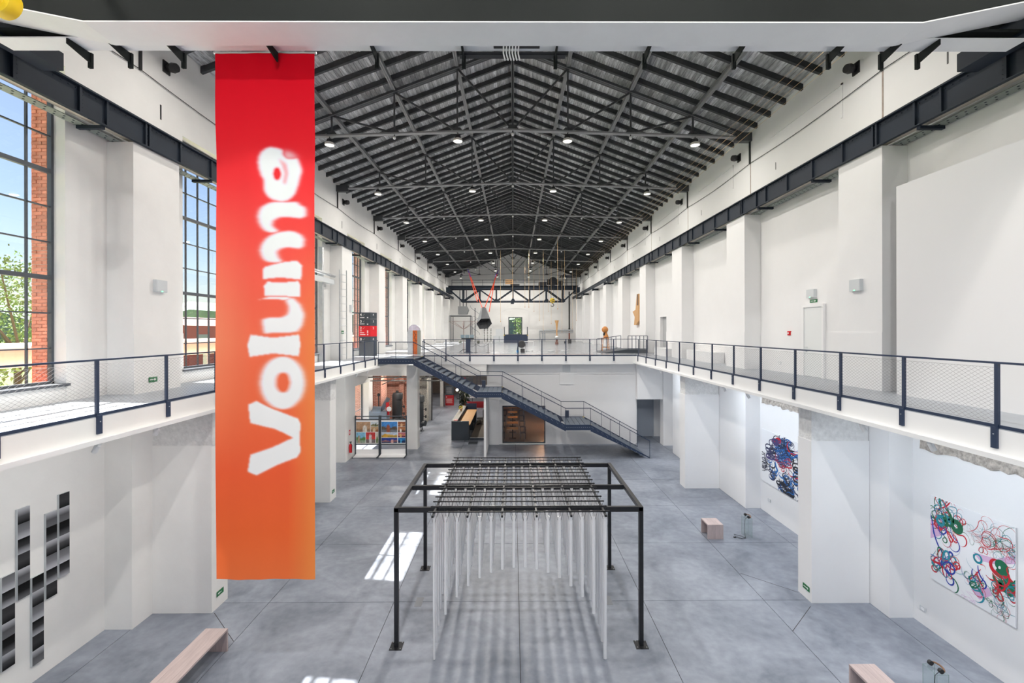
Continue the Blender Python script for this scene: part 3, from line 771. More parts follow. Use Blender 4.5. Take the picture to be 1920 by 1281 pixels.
def add_net(o, p, q, H, z):
    p, q = Vector(p), Vector(q); L = (q-p).length
    key = (round(L, 2), round(H, 2))
    if key not in NETS: NETS[key] = net(L, H).mesh('wire_net', wire_m)
    return inst('wire_net', NETS[key], o, (p.x, p.y, z), rot=(0, 0, math.atan2(q.y-p.y, q.x-p.x)))
def railing(label, line, ts, side, posts_down=True, H=1.1, name='gallery_railing', z=DECK, w=.045, foot=.34):
    """line: two end points; ts: distances of the posts; side: unit vector to the free edge"""
    a, b = Vector((line[0][0], line[0][1], 0)), Vector((line[1][0], line[1][1], 0)); d = (b-a).normalized(); sv = Vector((side[0], side[1], 0))
    o = thing(name, label, 'railing', ((a.x+b.x)/2, (a.y+b.y)/2, z))
    up = Vector((0,0,1))
    MB().bar(a+up*(z+H), b+up*(z+H), .05, .035).build('top_rail', navy, o)
    MB().bar(a+up*(z+.02), b+up*(z+.02), .02, .075).build('bottom_rail', navy, o)
    P_ = [a+d*t for t in ts]
    for p in P_:
        MB().bar(p+up*(z-.02), p+up*(z+H-.015), w, .06, d).build('post', navy, o)
        if posts_down:
            B_m = MB().bar(p+sv*.04+up*(z-foot), p+sv*.04+up*(z+.02), .05, .10, d)
            for s in (-1, 1): pass
            br = B_m.build('post_bracket', navy, o)
            MB().tube(p+sv*.062+up*(z-.1), p+sv*.072+up*(z-.1), .012, 6).build('bolt', galv, br)
    for p, q_ in zip(P_[:-1], P_[1:]): add_net(o, p+d*.03, q_-d*.03, H-.16, z+.08)
    return o
sp = 1.847
railing('navy steel railing with diamond wire net along the right gallery', ((8.17, YN), (8.17, 30.42)), [7.70-YN+sp*(k-9) for k in range(9, 22)], (-1, 0))
railing('navy steel railing with diamond wire net along the left gallery behind the banner', ((-8.12, YN), (-8.12, 27.5)), [7.20-YN+1.79*k for k in range(0, 12)], (1, 0))
railing('navy steel railing along the mezzanine edge above the stairs', ((-5.95, 30.42), (8.17, 30.42)), [.05]+[1.5+1.59*k for k in range(0, 8)], (0, -1))

# ================================================================== STAIRCASE
st = thing('steel_staircase', 'navy steel staircase of three flights with landings below the mezzanine', 'staircase', (0, 28.9, 0))
YF, YR = 27.5, 30.2
TOPL = [(-8.07,5.98),(-5.98,5.98),(-2.17,3.97),(-.70,3.97),(3.15,1.99),(4.64,1.99),(8.19,.02)]
for y in (YF, YR):
    for (xa, za), (xb, zb_) in zip(TOPL[:-1], TOPL[1:]):
        dz = .36 if za != zb_ else .30
        MB().prism([(xa,za+.03),(xb,zb_+.03),(xb,max(0,zb_-dz)),(xa,za-dz)], 'Y', y-.015, y+.015).build('stringer', navy, st)
    if y == YF:
        bm_ = MB()
        for (xa, za), (xb, zb_) in zip(TOPL[:-1], TOPL[1:]):
            n = 12
            for j in range(n):
                t = (j+.5)/n; x, z = xa+(xb-xa)*t, za+(zb_-za)*t
                bm_.tube((x, y-.025, z-.12), (x, y-.012, z-.12), .014, 6)
                if za != zb_: bm_.tube((x-.06, y-.025, z-.04), (x-.06, y-.012, z-.04), .014, 6)
        tag(bm_.build('stringer_bolts', galv, st), kind='stuff')
tread_m = mat('tread_plate', (.09,.115,.15,1), .45, var=.2, scale=30)
tip = yellow_m
for (xa, za), (xb, zb_) in (((-5.98,5.98),(-2.17,3.97)), ((-.70,3.97),(3.15,1.99)), ((4.64,1.99),(8.19,.02))):
    rise, run = (za-zb_)/12, (xb-xa)/12
    tm = MB().box(0, run+.02, YF+.02, YR-.02, -.03, 0).box(run, run+.02, YF+.02, YR-.02, -.06, 0)
    me = tm.mesh('tread', tread_m)
    for j in range(1, 12): inst('tread', me, st, (xa+run*(j-.5)-run*.5, 0, za-rise*j))
    B(xa-.06, xa+.06, YF+.03, YF+.12, za+.001, za+.012).build('yellow_marker', tip, st)
    B(xa-.06, xa+.06, YR-.12, YR-.03, za+.001, za+.012).build('yellow_marker', tip, st)
for (xa, xb, z) in ((-8.07,-5.98,5.98), (-2.17,-.70,3.97), (3.15,4.64,1.99)):
    n = 5
    for j in range(n):
        wdt = (xb-xa)/n
        B(xa+wdt*j+.012, xa+wdt*(j+1)-.012, YF+.015, YR-.015, z-.03, z).build('landing_panel', tread_m, st)
    B(xa+.1, xb-.1, YF+.1, YR-.1, z-.2, z-.05).build('landing_beam', navy, st)
HR = 1.02
for y, tag_ in ((YF, 0), (YR, 1)):
    for i, ((xa, za), (xb, zb_)) in enumerate(zip(TOPL[:-1], TOPL[1:])):
        if tag_ and i == 0: continue
        MB().bar((xa, y, za+HR), (xb, y, zb_+HR), .04, .04).build('handrail', navy, st)
        n = 3 if za != zb_ else (2 if i == 0 else 1)
        for j in range(n+1):
            if j == 0 and i > (1 if tag_ else 0): continue
            t = j/n; x, z = xa+(xb-xa)*t, za+(zb_-za)*t
            MB().bar((x, y, z-.1), (x, y, z+HR), .045, .02, (1,0,0)).build('post', navy, st)
        # wire net, sheared with the flight
        L = xb-xa; key = ('s', round(L, 2), round(za-zb_, 2))
        if key not in NETS:
            m = net(L, .84); m.v = [(a, b, c_ + (zb_-za)*a/L) for a, b, c_ in m.v]; NETS[key] = m.mesh('wire_net', wire_m)
        inst('wire_net', NETS[key], st, (xa, y, za+.12))
for (x, z) in ((-1.95, 3.97), (3.5, 1.99)):
    o = thing('perforated_box', 'dark perforated steel box standing on the %s stair landing' % ('upper' if z > 3 else 'lower'), 'box', (x, 30.05, z))
    B(x-.10, x+.14, 29.95, 30.12, z, z+.46).build('case', navy, o)
    for j in range(4):
        for i in range(2): MB().tube((x-.03+i*.1, 29.955, z+.08+j*.1), (x-.03+i*.1, 29.945, z+.08+j*.1), .02, 8).build('hole', black, o)

# ================================================================== PIPE INSTALLATION
ins = thing('pipe_chime_frame', 'black steel frame hung with rows of silver pipes on the concrete floor', 'sculpture', (.14, 13, 0))
frm = mat('blackened_steel', (.035,.036,.04,1), .35, metal=.6, var=.15, scale=5)
pipe_m = mat('brushed_aluminium_pipe', (.95,.95,.96,1), .25, metal=.4)
XL, XR, YA, YC = -2.84, 3.10, 11.15, 14.80
for x in (XL, XR):
    for y in (YA, YC):
        B(x-.05, x+.05, y-.05, y+.05, .01, 3.36).build('leg', frm, ins)
        B(x-.15, x+.15, y-.15, y+.15, 0, .012).build('base_plate', frm, ins)
        for a in (-.11, .11):
            for b in (-.11, .11): MB().tube((x+a, y+b, .012), (x+a, y+b, .03), .012, 6).build('bolt', galv, ins)
    B(x-.05, x+.05, YA-.05, YC+.05, 3.28, 3.38).build('side_beam', frm, ins)
for y in (YA, 12.72, YC): B(XL+.05, XR-.05, y-.04, y+.04, 3.26, 3.38).build('cross_beam', frm, ins)
GXS = [-1.85 + .795*i for i in range(6)]
for x in GXS: B(x-.022, x+.022, 10.5, 15.35, 3.38, 3.43).build('long_bar', frm, ins)
NR = 15; GYS = [10.68 + (15.25-10.68)*j/(NR-1) for j in range(NR)]
for y in GYS: B(-1.98, 2.24, y-.013, y+.013, 3.43, 3.456).build('cross_bar', frm, ins)
hm = MB()
hm.tube((-.085, 0, .10), (0, 0, -.24), .004, 4).tube((.085, 0, .10), (0, 0, -.24), .004, 4).tube((-.085,0,.10), (-.085,.0,.135), .006, 4).tube((.085,0,.10), (.085,0,.135), .006, 4)
hmesh = hm.mesh('hanger_wire', black)
PM = {}
for i in range(16):
    x = -1.85 + .2655*i; u = (i-7.5)/7.5
    a = max(0, 1-u*u)**.5; d = .056 + .030*i/15
    PM[i] = MB().lathe([(d/2*.8,-.001),(d/2,-.001),(d/2,-1),(d/2*.8,-1)], (0,0,0), 14, close=False).lathe([(d/2*.8,-.999),(.001,-.99)], (0,0,0), 14, close=False).mesh('pipe', pipe_m, smooth=True)
    fixsmooth(PM[i])
    for j, y in enumerate(GYS):
        v = (j-(NR-1)/2)/((NR-1)/2); b = 1-abs(v)
        zb_ = 2.16*a + (2.8-2.16*a)*(.5*b) + random.uniform(-.012,.012)
        zt_ = 3.33
        zb_ = max(.02, min(zb_, 2.85))
        p = inst('pipe', PM[i], ins, (x, y, zt_), scale=(1, 1, zt_-zb_))
        h = bpy.data.objects.new('hanger_wire', hmesh); COL.objects.link(h); h.parent = p
        h.scale = (1, 1, 1/(zt_-zb_)); ROOT[h.name] = (0,0,0)

# ================================================================== BENCHES, GLASS STANDS
def bench(label, x0, x1, y0, y1, h=.53, t=.045):
    o = thing('wooden_bench', label, 'bench', ((x0+x1)/2, (y0+y1)/2, 0), 'pale wooden benches on the ground floor')
    n = 4; wdt = (x1-x0)/n
    for j in range(n): B(x0+wdt*j+.0012, x0+wdt*(j+1)-.0012, y0, y1, h-t, h).build('seat_board', wood_pale, o)
    for (a, b) in ((y0, y0+t), (y1-t, y1)):
        for j in range(n): B(x0+wdt*j+.0012, x0+wdt*(j+1)-.0012, a, b, 0, h-t).build('end_board', wood_pale, o)
    return o
bench('long pale wooden bench near the gradient wall panels', -7.38, -6.85, 9.2, 11.04)
bench('short pale wooden bench beside the far glass stand', 7.13, 7.70, 16.78, 17.40)
bench('short pale wooden bench cut off by the bottom edge of the picture', 7.15, 7.70, 9.05, 9.75)
def stand(lab1, lab2, x0, x1, y0, y1, h=.70):
    o = thing('glass_stand', lab1, 'stand', ((x0+x1)/2, (y0+y1)/2, 0), 'glass box stands')
    t = .008
    for a in ((x0, x0+t, y0, y1), (x1-t, x1, y0, y1), (x0+t, x1-t, y0, y0+t), (x0+t, x1-t, y1-t, y1)): B(*a, 0, h-t).build('glass_side', clear_glass, o)
    B(x0, x1, y0, y1, h-t, h).build('glass_top', clear_glass, o)
    em = MB(); e_ = .0028
    for x in (x0, x1):
        for y in (y0, y1): em.box(x-e_, x+e_, y-e_, y+e_, 0, h)
        em.box(x-e_, x+e_, y0, y1, h-e_, h+.001)
    for y in (y0, y1): em.box(x0, x1, y-e_, y+e_, h-e_, h+.001)
    em.build('polished_edges', mat('green_glass_edge', (.26,.36,.34,1), .2), o)
    hp = thing('headphones', lab2, 'headphones', ((x0+x1)/2, (y0+y1)/2+.02, h+.002), 'headphones on the glass stands')
    cx, cyy = (x0+x1)/2-.02, (y0+y1)/2
    arcp = [(cx+.10*math.cos(t_)+.05, cyy+.12*math.sin(t_), h+.045+.02*math.sin(t_)) for t_ in [math.pi*(-.5+k/8) for k in range(9)]]
    MB().path(arcp, .018, 8).build('headband', mat('brown_leather', (.25,.14,.08,1), .5), hp, True)
    for s in (-1, 1):
        MB().tube((cx+.02, cyy+.12*s-.03*s, h+.05), (cx+.02, cyy+.12*s+.025*s, h+.05), .048, 14).build('ear_cup', black, hp, True)
    cp = [(cx-.02, cyy-.12, h+.04), (x0-.02, cyy-.14, h-.02), (x0-.06, cyy-.16, .35), (x0-.03, cyy-.18, .02), (x0-.20, cyy-.22, .012), (x0-.34, cyy-.02, .012), (x0-.30, cyy+.12, .012), (x0-.08, cyy-.06, .012), (x0-.02, cyy-.2, .012), (x0-.18, cyy-.28, .012), (x0-.38, cyy-.14, .012)]
    MB().path(cp, .006, 5).box(x0-.44, x0-.36, cyy-.17, cyy-.11, .0, .03).build('cable', black, hp)
stand('clear glass box stand beside the short far bench', 'black headphones with cable on the far glass stand', 8.58, 8.82, 16.9, 17.2)
stand('clear glass box stand at the bottom edge near the right wall', 'black headphones with brown band on the near glass stand', 8.53, 8.77, 9.2, 9.52)

# ================================================================== GRADIENT WALL PANELS (left)
gmat = attrmat('gradient_print', .8); gmat.node_tree.nodes['Principled BSDF'].inputs['Specular IOR Level'].default_value = .1
pat = [((.10,.22),(.62,.20)), None]
strips = [('topmost striped panel nearest the corner column', 10.855, 3.90, 0), ('panel second from the corner, hung slightly lower', 10.56, 3.58, 1), ('low panel third from the corner reaching near the floor', 10.26, 2.30, 2),
          ('tall high panel fourth from the corner', 9.97, 3.90, 3), ('low panel fifth from the corner', 9.67, 2.62, 4), ('panel at the left edge of the picture', 9.37, 2.31, 5)]
for lab, yr, zt_, pi in strips:
    o = thing('gradient_panel', 'black to silver gradient strip, ' + lab, 'artwork', (-10.48, yr-.125, zt_-1.92), 'gradient strips on the left wall')
    B(-10.50, -10.452, yr-.25, yr, zt_-1.92, zt_).build('backing_board', grey_box, o)
    for j in range(6):
        z1 = zt_-.32*j; z0 = z1-.32
        typ = (j+pi) % 6
        top, mid, bot = [(.035,.05,.008),(.50,.10,.16),(.006,.015,.14),(.50,.08,.004),(.13,.22,.55),(.004,.05,.45)][typ]
        g = MB(); n = 6
        m = bpy.data.meshes.new('gradient_square'); V = []; FC = []; CC = []
        for k in range(n+1):
            t = k/n; z = z1+(z0-z1)*t; val = top+(mid-top)*t*2 if t < .5 else mid+(bot-mid)*(t-.5)*2
            for y in (yr-.245, yr-.003):
                for xx in (-10.4515, -10.448):
                    V.append((xx+10.48, y-(yr-.125), z-(zt_-1.92))); CC.append((val*.95, val*.97, val*1.05, 1))
        for k in range(n):
            b0 = 4*k; FC += [(b0+1, b0+3, b0+7, b0+5), (b0, b0+4, b0+6, b0+2), (b0, b0+1, b0+5, b0+4), (b0+2, b0+6, b0+7, b0+3)]
        FC += [(0,2,3,1), (4*n, 4*n+1, 4*n+3, 4*n+2)]
        m.from_pydata(V, [], FC); set_print(m, CC); m.materials.append(gmat)
        q = bpy.data.objects.new('gradient_square', m); COL.objects.link(q); q.parent = o; ROOT[q.name] = ROOT[o.name]

# ================================================================== PAINTINGS (right)
def painting(name, label, x, y0, y1, z0, z1, clusters, seed, bands=()):
    rnd = random.Random(seed)
    o = thing(name, label, 'painting', (x, (y0+y1)/2, z0))
    B(x-.03, x, y0, y1, z0, z1).build('canvas', mat('canvas_white', (.84,.85,.87,1), .6), o)
    per = {}
    lay = [0]
    def ribbon(pts, wd, colr_):
        m = per.setdefault(colr_, MB()); n = len(pts); base_ = len(m.v); lay[0] += 1
        X = x-.031-.00002*lay[0]
        for i in range(n):
            a = pts[max(0, i-1)]; b = pts[min(n-1, i+1)]; dx, dz = b[0]-a[0], b[1]-a[1]; l = math.hypot(dx, dz) or 1
            t = i/(n-1); wv = wd*(.12+.88*math.sin(math.pi*min(1, .08+t*.98))**.8)
            nx_, nz = -dz/l*wv/2, dx/l*wv/2
            cl = lambda p: (X, min(y1, max(y0, y1-p[0]*(y1-y0))), min(z1, max(z0, z1-p[1]*(z1-z0))))
            sy, sz = 1/(y1-y0), 1/(z1-z0)
            m.v.append(cl((pts[i][0]+nx_*sy, pts[i][1]+nz*sz))); m.v.append(cl((pts[i][0]-nx_*sy, pts[i][1]-nz*sz)))
        for i in range(n-1): m.f.append((base_+2*i, base_+2*i+1, base_+2*i+3, base_+2*i+2))
    for poly, c_ in bands:
        m = per.setdefault(c_, MB()); m.poly([(x-.0305, y1-u*(y1-y0), z1-v*(z1-z0)) for u, v in poly])
    for (cu, cv, ru, rv, cnt, wmin, wmax, cols, mode) in clusters:
        for _ in range(cnt):
            t = rnd.uniform(0, 6.28); rr = rnd.random()**.5
            u, v = cu+ru*rr*math.cos(t), cv+rv*rr*math.sin(t); th = rnd.uniform(0, 6.28) if mode == 0 else mode+rnd.uniform(-.5, .5); k = rnd.uniform(-1, 1)*14; pts_ = []; st_ = rnd.uniform(.012, .028)
            for i in range(rnd.randint(12, 26)):
                pts_.append((u, v)); u += st_*math.cos(th); v += st_*math.sin(th); th += k*st_*1.2; k += rnd.uniform(-1, 1)*2.5
                if ((u-cu)/(ru*1.25))**2+((v-cv)/(rv*1.25))**2 > 1: th += .6
            ribbon(pts_, rnd.uniform(wmin, wmax)*(1 if rnd.random() < .75 else 1.6), rnd.choice(cols))
    for i, (c_, m) in enumerate(per.items()): tag(m.build('%s_strokes' % c_[0], c_[1], o), kind='stuff')
    return o, ribbon
RED = ('red', mat('stroke_red', srgb(196,24,44), .5)); GRN = ('green', mat('stroke_green', srgb(14,104,72), .5)); TEA = ('teal', mat('stroke_teal', srgb(24,140,160), .5)); BLU = ('blue', mat('stroke_blue', srgb(28,56,160), .5)); PNK = ('pink', mat('stroke_pink', srgb(216,180,214), .5))
NAV = ('navy', mat('stroke_navy', srgb(34,42,80), .5)); INK = ('black', mat('stroke_ink', srgb(20,22,34), .5)); CER = ('cerulean', mat('stroke_cerulean', srgb(26,104,176), .5)); VIO = ('violet', mat('stroke_violet', srgb(70,62,112), .5))
arcs = lambda cu, cv, ru, rv, a, b: None
painting('curl_painting', 'white painting of red, green and blue curls on the lower right wall', 10.63, 9.63, 11.60, 1.35, 3.47, [
    (.23,.22,.16,.17, 58, .010,.034,(RED,RED,GRN,TEA,GRN,BLU),0), (.22,.16,.10,.07, 5, .05,.09,(GRN,RED,TEA),.7), (.70,.24,.24,.11, 52, .004,.012,(RED,GRN,TEA,RED),.2), (.18,.73,.13,.12, 28, .014,.05,(RED,RED,GRN,TEA,BLU),0),
    (.86,.50,.12,.13, 9, .05,.12,(GRN,GRN,RED),.9), (.86,.62,.12,.12, 14, .012,.04,(GRN,RED,TEA),.5), (.58,.62,.07,.18, 16, .01,.04,(GRN,RED,BLU,TEA),1.7), (.86,.82,.11,.10, 16, .006,.02,(TEA,TEA,GRN),0), (.60,.90,.22,.08, 8, .004,.01,(PNK,RED),.2), (.40,.55,.12,.2,5,.004,.008,(TEA,BLU),1.5)], 5,
    bands=(([(0,.30),(.16,.27),(.16,.42),(0,.52)], PNK), ([(.55,.44),(.80,.40),(1,.27),(1,.36),(.80,.46),(.62,.50)], PNK), ([(.52,.86),(.72,.74),(.76,.80),(.62,.92)], PNK)))
painting('dark_curl_painting', 'white painting of navy, black and blue looping strokes between the right columns', 10.63, 15.6, 19.50, 1.28, 3.48, [
    (.22,.30,.07,.17, 11, .05,.11,(NAV,VIO,INK,NAV),1.3), (.22,.62,.06,.14, 11, .03,.07,(NAV,INK,CER),1.4), (.42,.22,.12,.14, 60, .02,.06,(NAV,CER,NAV,INK,CER),0), (.43,.48,.08,.10, 34, .015,.04,(NAV,INK,NAV,RED,CER),0), (.44,.78,.10,.18, 34, .03,.10,(NAV,CER,INK),1.2), (.06,.55,.035,.14, 14, .012,.04,(INK,NAV),1.4), (.25,.10,.03,.03, 4, .06,.10,(RED,VIO),.4), (.75,.45,.16,.30, 60, .03,.09,(NAV,CER,INK,RED),0)], 11)

# ================================================================== GALLERY FITTINGS
pw_ = thing('projection_wall', 'large plain white partition board standing on the right gallery', 'partition', (9.95, 5, DECK))
B(9.90, 9.98, YN+.4, 11.79, DECK, 11.36).build('board', mat('matte_white_board', (.79,.79,.80,1), .8), pw_)
for y in (-6, -2, 2, 6, 10): B(9.98, 10.66, y-.04, y+.04, DECK+.1, DECK+.2).build('wall_stay', galv, pw_)
def plinth(label, x0, x1, y0, y1, h):
    o = thing('white_plinth', label, 'plinth', ((x0+x1)/2, (y0+y1)/2, DECK))
    B(x0, x1, y0, y1, DECK, DECK+h-.03).build('body', plaster2, o); B(x0-.01, x1+.0, y0-.01, y1+.01, DECK+h-.03, DECK+h).build('cover', whitep, o)
plinth('long low white plinth between right gallery pilasters', 10.08, 10.66, 23.1, 26.6, .55)
plinth('low white plinth below the grey doorway on the right gallery', 9.75, 10.66, 29.3, 31.6, .5)
def wallbox(name, label, cat, x, y, z, s, w_, h_, d, led=True, m=grey_box):
    o = thing(name, label, cat, (x, y, z-h_/2))
    B(x, x-d*s, y-w_/2, y+w_/2, z-h_/2, z+h_/2).build('case', m, o)
    B(x-d*s, x-(d+.008)*s, y-w_/2+.02, y+w_/2-.02, z-h_/2+.02, z+h_/2-.02).build('front_cover', m, o)
    if led: B(x-(d+.004)*s, x-(d+.012)*s, y-.03, y+.03, z-h_/2+.01, z-h_/2+.035).build('green_light', emis('green_led', (.2,.9,.4,1), .8), o)
    return o
def yon(px, X): return X*F/(px-VX)
y_ = yon(1526, 10.7); wallbox('ventilation_sensor', 'pale square wall box with green light above the white gallery door', 'wall box', 10.7, y_, 7.65+(621-551.5)*y_/F, 1, .42, .30, .1)
y_ = yon(1611, 10.0); wallbox('ventilation_sensor', 'pale square wall box with green light on the near right pilaster', 'wall box', 10.0, y_, 7.65+(621-536)*y_/F, 1, .42, .34, .1)
y_ = yon(1267, 10.7); wallbox('ventilation_sensor', 'small pale wall box right of the grey doorway on the right wall', 'wall box', 10.7, y_, 7.65+(621-580)*y_/F, 1, .45, .4, .1, False)
y_ = yon(300, -10.0); wallbox('ventilation_sensor', 'pale square wall box with green light on the near left pilaster', 'wall box', -10.0, y_, 7.65+(621-536)*y_/F, -1, .40, .34, .1)
y_ = yon(658, -10.0); wallbox('ventilation_sensor', 'small pale wall box on the left pilaster beyond the banner', 'wall box', -10.0, y_, 7.65+(621-578)*y_/F, -1, .42, .42, .1)
y_ = yon(1429, 10.6); wallbox('wall_detector', 'tiny white detector beside the second right pilaster', 'detector', 10.7, y_+.3, 8.55, 1, .1, .13, .08, False, whitep)
y_ = yon(1483, 10.7); o = wallbox('fire_call_point', 'small red fire alarm button left of the white gallery door', 'alarm button', 10.7, y_, 7.55, 1, .16, .16, .06, False, red_m)
B(10.62, 10.63, y_-.03, y_+.03, 7.52, 7.58).build('button', sign_white, o)
def exitsign(label, centre, w_, h_, u, arrow=1, double=False):
    """flat green escape sign; u = horizontal direction it reads along, seen from the room"""
    c_ = Vector(centre); u = Vector(u); n = u.cross(Vector((0,0,1))).normalized()
    o = thing('escape_sign', label, 'sign', tuple(c_))
    def rect(a, b, c0, c1, d0, d1, m, nm):
        P_ = []
        for d in (d0, d1):
            for (uu_, vv_) in ((a, c0), (b, c0), (b, c1), (a, c1)): P_.append(c_+u*uu_+Vector((0,0,vv_))+n*d)
        MB().quadbox(P_).build(nm, m, o)
    rect(-w_/2, w_/2, -h_/2, h_/2, 0, .006, green_sign, 'plate')
    rect(-w_*.36, w_*.18, -h_*.07, h_*.07, .006, .008, sign_white, 'arrow_shaft')
    s = arrow
    P_ = [c_+u*(w_*.36*s)+n*.007, c_+u*(w_*.14*s)+Vector((0,0,h_*.28))+n*.007, c_+u*(w_*.14*s)-Vector((0,0,h_*.28))+n*.007]
    if s < 0: P_ = P_[::-1]
    MB().poly(P_).build('arrow_head', sign_white, o)
    return o
y_ = yon(1527, 10.68); exitsign('green escape sign right above the white gallery door', (10.69, y_, 8.70), .40, .11, (0,-1,0))
exitsign('green arrow escape sign low on the near right column', (8.355, 13.05, .32), .30, .14, (0,-1,0))
exitsign('green arrow escape sign low on the near left column', (-8.195, 12.85, .38), .30, .14, (0,1,0), -1)
exitsign('green arrow escape sign low on the far left column', (-8.195, 20.9, .38), .30, .14, (0,1,0), -1)
exitsign('green arrow escape sign on the near left pilaster above the gallery floor', (-9.97, 12.75, 6.33), .30, .14, (0,1,0))
exitsign('green escape sign by the ladder on the left gallery', (-9.97, yon(643, -9.97), 7.6), .4, .18, (0,1,0))
for (lab, X, Y, Z, s) in (('white wall socket by the near right pilaster foot', 10.63, 11.85, .42, 1), ('white wall socket below the dark curl painting', 10.63, 19.0, .6, 1), ('white light switch above the escape sign on left pilaster', -10.0, 12.75, 6.55, -1), ('white socket low on the right gallery wall', 10.68, 18.3, 6.35, 1)):
    o = thing('wall_socket', lab, 'socket', (X, Y, Z-.06))
    B(X, X-.012*s, Y-.09, Y+.09, Z-.055, Z+.055).build('plate', grey_box, o); B(X-.012*s, X-.02*s, Y-.05, Y+.05, Z-.03, Z+.03).build('insert', whitep, o)
# track spots hung from the gallery troughs
def spot(): 
    o = thing('track_spotlight', 'x', 'spotlight', (0,0,0), 'small white spotlights under the gallery edge')
    B(-.03, .03, -.04, .04, -.05, .0).build('mount', whitep, o)
    MB().tube((0,0,-.05), (0,0,-.20), .05, 12).build('head', whitep, o, True)
    l = bpy.data.lights.new('spot_light', 'AREA'); l.shape = 'DISK'; l.size = .09; l.energy = TRACK_W; l.color = (.86,.93,1)
    q = bpy.data.objects.new('spot_light', l); COL.objects.link(q); q.parent = o; q.location = (0, 0, -.205); ROOT[q.name] = (0,0,0)
    return o
spp = spot(); used = False
warm_spot = [k_ for k_ in spp.children if k_.type == 'LIGHT'][0].data.copy(); warm_spot.energy = 7.0; warm_spot.color = (1,.97,.92)
for nm, x, lst in (('right', 8.06, [8.85, 10.6, 15.8, 17.6, 19.4, 25.2, 27.2]), ('left', -8.0, [8.9, 10.4, 15.8, 17.6, 23.6, 25.4])):
    for i, y in enumerate(lst):
        o = copy_tree(spp) if used else spp; used = True
        if nm == 'left': [k_ for k_ in o.children if k_.type == 'LIGHT'][0].data = warm_spot
        o.location = (x, y, 5.50); o.rotation_euler = (0, R(-28) if nm == 'right' else R(28), 0); o['label'] = 'small white track spotlight under the %s gallery edge, %s from the camera' % (nm, ORD[i])
# ================================================================== MEZZANINE EXHIBITS
txt_m = mat('lettering_white', (.88,.88,.88,1), .5)
def put_text(s, size, loc, parent, bold=.0, face='front', m=None, rotz=0, nm='lettering', align='LEFT'):
    """lettering that faces the camera (-Y)"""
    me = text_mesh(s, size, m or txt_m, bold, align)
    return inst(nm, me, parent, loc, rot=(R(90), 0, rotz))
# direction totem
tx0, tx1, ty = at(673, 600, 30.9).x, at(703, 600, 30.9).x, 30.9
to = thing('direction_totem', 'tall charcoal direction sign with red band and white floor numbers on the left gallery', 'sign', ((tx0+tx1)/2, 31.0, DECK))
TZ = lambda py: EYE - (py-VY)*ty/F
xm = at(694.5, 600, 30.9).x
def tot(z0, z1, m, nm):
    B(tx0, xm, ty, ty+.35, z0, z1).build(nm, m, to)
    MB().quadbox([(xm,ty,z0),(tx1,ty+.45,z0),(tx1-.02,ty+.5,z0),(xm,ty+.35,z0),(xm,ty,z1),(tx1,ty+.45,z1),(tx1-.02,ty+.5,z1),(xm,ty+.35,z1)]).build(nm+'_side', m, to)
zA, zB2, zC, zD, zE = TZ(585.5), TZ(597.8), TZ(610.5), TZ(630.6), TZ(668)
tot(zB2+.006, zA, charcoal, 'panel'); tot(zC, zB2-.006, charcoal, 'panel'); tot(zD, zC, red_m, 'red_panel'); tot(DECK, zD, charcoal, 'base_panel')
B(tx0-.2, tx0, ty+.1, ty+.14, DECK, zA).build('glass_wing', clear_glass, to); B(tx0-.2, tx0, ty+.08, ty+.16, zA-.05, zA).build('wing_cap', charcoal, to)
for n_, py in (('4', 590), ('3', 602.5), ('2', 615), ('0', 636)):
    z = TZ(py)
    put_text(n_, .24, (tx0+.07, ty-.004, z), to, .004)
    MB().bar((tx0+.27, ty-.004, z-.05), (tx0+.38, ty-.004, z+.05), .005, .035, (0,1,0)).build('slash', txt_m, to)
    put_text(n_, .2, (xm+.12, ty+.11, z), to, rotz=R(52))
for py, ww in ((595, .30), (607, .30), (620, .12), (623.5, .28), (627, .36), (640.5, .34)):
    B(tx0+.07, tx0+.07+ww, ty-.003, ty, TZ(py)-.02, TZ(py)+.02).build('caption_line', txt_m, to)
for py in (595, 607.5, 620.5, 623.5, 627): B(tx0+.54, tx0+.62, ty-.003, ty, TZ(py)-.03, TZ(py)+.03).build('pictogram', txt_m, to)
# arch shaped cabinet
ar = thing('arched_cabinet', 'grey arch-topped case with rust orange inlay at the head of the stairs', 'sculpture', (-7.18, 33.4, DECK))
ax0, ax1, ay = -7.62, -6.76, 33.2
zt_ = 7.71
B(ax0, ax0+.36, ay, ay+.5, DECK, zt_).build('side_panel', galv, ar); B(ax1-.17, ax1, ay, ay+.5, DECK, zt_).build('side_panel', mat('olive_grey', (.28,.29,.26,1), .6), ar)
rust = mat('rust_inlay', srgb(196,96,40), .8, var=.5, scale=9, stretch=(1,1,2))
B(ax0+.36, ax1-.17, ay+.03, ay+.5, DECK, zt_).build('rust_inlay', rust, ar)
MB().path([(ax0+.42, ay+.02, 7.6), (ax0+.6, ay+.02, 7.4), (ax0+.45, ay+.02, 7.2), (ax0+.62, ay+.02, 6.95), (ax0+.5,ay+.02,6.7)], .015, 5).build('crack_line', black, ar)
arcpts = [((ax0+ax1)/2 + .42*math.cos(t), zt_+.42*math.sin(t)) for t in [math.pi*k/14 for k in range(15)]]
MB().prism(arcpts, 'Y', ay+.2, ay+.23).build('arch_pane', glassmat('lilac_glass', (.80,.76,.86,1), .2), ar)
MB().path([(x, ay+.215, z) for x, z in arcpts], .018, 6).build('arch_rim', galv, ar)
